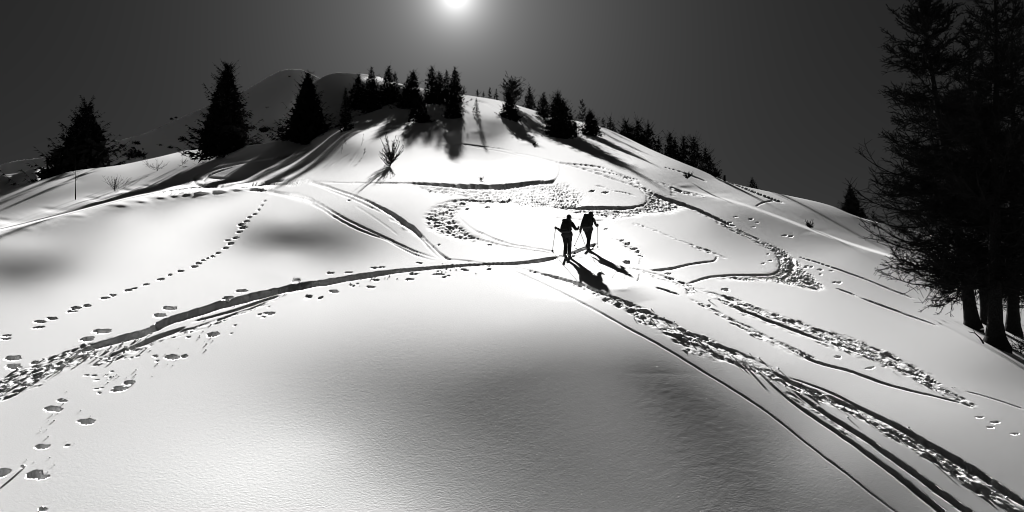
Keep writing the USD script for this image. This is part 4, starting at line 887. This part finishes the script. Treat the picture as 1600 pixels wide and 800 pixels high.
    bodyp = m3.Manifold.batch_hull([ball(O(sx * (w_ - .03 * (u > 0)), sy * d_ * (1 if u < 0 else .75), u), .055) for sx in (-1, 1) for sy in (-1, .8) for u in (-h_ + .03, 0.0, h_ - .06)])
    tb = fuse([bodyp], .04, 6); tb.vertices += 0.012 * (meshkit.noise(tb.vertices / .09, seed + 4)[:, None] - .5) * tb.vertex_normals
    obj('pack_body', tb, M_PACK, pk, smooth=True)
    obj('lid', fuse([m3.Manifold.batch_hull([ball(O(sx * w_ * .85, sy * d_ * .8, h_ + .03), .055) for sx in (-1, 1) for sy in (-1, 1)])], .04, 4), M_PACK, pk, smooth=True)
    obj('front_pocket', fuse([m3.Manifold.batch_hull([ball(O(sx * w_ * .6, -d_ - .05, u), .03) for sx in (-1, 1) for u in (-h_ * .6, h_ * .35)])], .03, 4), M_PACK, pk, smooth=True)
    for sx in (-1, 1):
        obj('side_pocket', fuse([m3.Manifold.batch_hull([ball(O(sx * (w_ + .055), 0, u), .035) for u in (-h_ * .8, -h_ * .1)])], .03, 3), M_PACK, pk, smooth=True)
        A_ = loc(W(J['shoulder_' + 'lr'[(sx + 1) // 2]])) - bk; A_ = A_ * np.array([.62, 1, 1])
        stp = limb([(O(sx * .08, .10, h_ * .75), .018), (A_ + [0, -.02, .085 * k], .02), (A_ + [0, .10, -.02], .02), (A_ + [sx * .02, .09, -.24], .016), (O(sx * w_, .09, -h_ * .8), .014)], 10)
        obj('shoulder_strap', fuse(stp, .03, 2), M_PACK, pk, smooth=True)
    # skis
    for sd in ('l', 'r'):
        a_ = J['ankle_' + sd]
        q0 = W(a_ + [0, -.85, 0]); q1 = W(a_ + [0, .95, 0]); 
        z = lambda p: ground(p[0], p[1])
        base = W(np.array([a_[0], a_[1], 0])); 
        sl = (max(z(q1), z(base)) - z(base)) / .95
        sk = thing('ski', labels['ski_' + sd], 'ski', [base[0], base[1], z(base) + .012], rot)
        ys = np.concatenate([np.linspace(-.82, .62, 22), np.linspace(.66, .95, 14)])
        hw = np.interp(ys, [-.82, -.78, -.4, .0, .5, .75, .9, .95], [.03, .052, .048, .043, .050, .058, .035, .004])
        zz = sl * ys * (ys > 0) + np.where(ys > .66, ((ys - .66) / .29) ** 2 * .10, 0) + 0.012
        top = np.c_[np.r_[-hw, hw[::-1]], np.r_[ys, ys[::-1]], np.r_[zz, zz[::-1]] + .014]; n = len(ys)
        V, Fc = [], []
        for i_ in range(n):
            for xx, dzz in ((-hw[i_], 0), (hw[i_], 0), (hw[i_], .014), (-hw[i_], .014)): V.append((xx, ys[i_], zz[i_] + dzz))
        for i_ in range(n - 1):
            for q in range(4):
                b0, b1 = i_ * 4 + q, i_ * 4 + (q + 1) % 4; Fc += [(b0, b1, b1 + 4), (b0, b1 + 4, b0 + 4)]
        Fc += [(0, 2, 1), (0, 3, 2), (4 * n - 4, 4 * n - 3, 4 * n - 2), (4 * n - 4, 4 * n - 2, 4 * n - 1)]
        obj('ski_board', (np.array(V), np.array(Fc)), M_SKI, sk, smooth=30)
        for nm, y_, hh in (('toe_piece', .10, .035), ('heel_piece', -.20, .05)):
            obj(nm, fuse([m3.Manifold.batch_hull([ball((sx * .025, y_ + sy, .03 + hh * .5), .016) for sx in (-1, 1) for sy in (-.03, .03)])], .02, 2), M_METAL, sk, smooth=True)
    # poles
    for sd in ('l', 'r'):
        top = grips[sd]; tip = T[sd]; d = top - tip; L = np.linalg.norm(d); d /= L
        pl = thing('ski_pole', labels['pole_' + sd], 'ski pole', W(tip), rot)
        S = Sticks(); S.chain([(0, 0, 0) - d * .10, d * 0, d * .05, d * (L - .05)], [.004, .005, .011, .013], 8); obj('shaft', S.mesh(), M_METAL if sd == 'q' else M_PLASTIC, pl, smooth=60)
        S = Sticks(); S.chain([d * (L - .075), d * (L - .06), d * (L + .05), d * (L + .075), d * (L + .082)], [.012, .019, .019, .024, .01], 10); obj('grip', S.mesh(), M_PLASTIC, pl, smooth=50)
        S = Sticks(); S.chain([d * .055, d * .060, d * .072, d * .076], [.012, .05, .05, .012], 14); obj('basket', S.mesh(), M_PLASTIC, pl, smooth=40)
        sp_ = [(d * (L + .06), .006), (d * (L + .02) + [0, -.05, -.02], .006), (d * (L - .03) + [0, -.06, -.05], .006), (d * (L - .02) + [0, -.01, 0], .006)]
        obj('wrist_strap', fuse(limb(sp_, 8), .03, 1), M_PACK, pl, smooth=True)
    return g, r
POSE_A = dict(ankle_l=(-.04, -.16, .07), toe_l=(-.04, .04, .05), knee_l=(-.055, .02, .50), hip_l=(-.10, .0, .92), ankle_r=(.035, .20, .07), toe_r=(.035, .40, .05), knee_r=(.05, .26, .52), hip_r=(.10, .02, .92),
              pelvis=(0, 0, .96), waist=(0, .06, 1.12), chest=(0, .17, 1.34), neck=(0, .25, 1.50), shoulder_l=(-.165, .20, 1.38), shoulder_r=(.165, .20, 1.38), head=(.01, .31, 1.64), look=(.1, 1, -.25))
POSE_B = dict(ankle_l=(-.035, .14, .07), toe_l=(-.035, .34, .05), knee_l=(-.055, .24, .52), hip_l=(-.10, .02, .93), ankle_r=(.035, -.18, .07), toe_r=(.035, .02, .05), knee_r=(.055, -.02, .50), hip_r=(.10, .0, .93),
              pelvis=(0, 0, .97), waist=(0, .07, 1.13), chest=(.01, .19, 1.35), neck=(.02, .28, 1.50), shoulder_l=(-.165, .21, 1.38), shoulder_r=(.175, .21, 1.38), head=(.02, .36, 1.62), look=(.1, 1, -.45))
skier('left hand ski tourer in dark clothing and hat, climbing away, elbows out, poles planted', (886, 402), (917, 389), 1.80,
      {'l': dict(hand=(871, 357), tip=(863, 392)), 'r': dict(hand=(903, 358), tip=(917, 387), dr=.3)}, POSE_A, 51, (1.0, 1.1, 1.0),
      dict(pack='small dark backpack on the left hand ski tourer', ski_l='left ski of the left hand ski tourer', ski_r='right ski of the left hand ski tourer', pole_l='pole planted in the snow left of the left hand ski tourer', pole_r='pole slanting between the two ski tourers'))
skier('right hand ski tourer in dark clothing, climbing ahead, right arm hanging to the pole', (919, 390), (946, 379), 1.80,
      {'l': dict(hand=(906, 362), tip=(897, 386), dr=.5), 'r': dict(hand=(932, 353), tip=(934, 388))}, POSE_B, 52, (1.25, 1.3, 1.22),
      dict(pack='big bulky dark backpack hiding the head of the right hand ski tourer', ski_l='left ski of the right hand ski tourer', ski_r='right ski of the right hand ski tourer', pole_l='short looking pole left of the right hand ski tourer', pole_r='upright pole right of the right hand ski tourer'))

# ------------------------------------------------------------------ frost crystals glinting on the shaded knoll
rgx = np.random.default_rng(9); S = Sticks(); A_, B_, C_ = [], [], []
for _ in range(900):
    if rgx.random() < .8: x, y = rgx.normal(880, 260), rgx.normal(640, 95)
    else: x, y = rgx.uniform(0, 1600), rgx.uniform(380, 800)
    if not (0 < x < 1600 and 400 < y < 800): continue
    p, r = at(x, y)
    if r > 60: continue
    sz = rgx.uniform(.35, 0.75) * r / F
    pa, pb = surf(x + 3, y)[0].reshape(3) - p, surf(x, y - 3)[0].reshape(3) - p; pa[2] = surf(x + 3, y)[0].reshape(3)[2] - surf(x, y)[0].reshape(3)[2]; pb[2] = surf(x, y - 3)[0].reshape(3)[2] - surf(x, y)[0].reshape(3)[2]
    n = unit(unit(np.cross(pa, pb)) + 0.05 * rgx.normal(size=3)); t1 = unit(np.cross(n, rgx.normal(size=3))); t2 = np.cross(n, t1)
    c0 = p + n * 0.006
    for q in range(3): (A_, B_, C_)[q].append(c0 + sz * (math.cos(2.1 * q) * t1 + math.sin(2.1 * q) * t2))
S.tri(np.array(A_), np.array(B_), np.array(C_))
tag(obj('frost_crystals', S.mesh(), usdkit.material(stage, '/World/Looks/ice_crystal', {'g': ('glossy_bsdf', {'color': (0.9, 0.9, 0.9), 'roughness': 0.85})}, surface='g.BSDF')), 'tiny frost crystals glinting on the snow of the near knoll', 'frost crystals', kind='stuff')
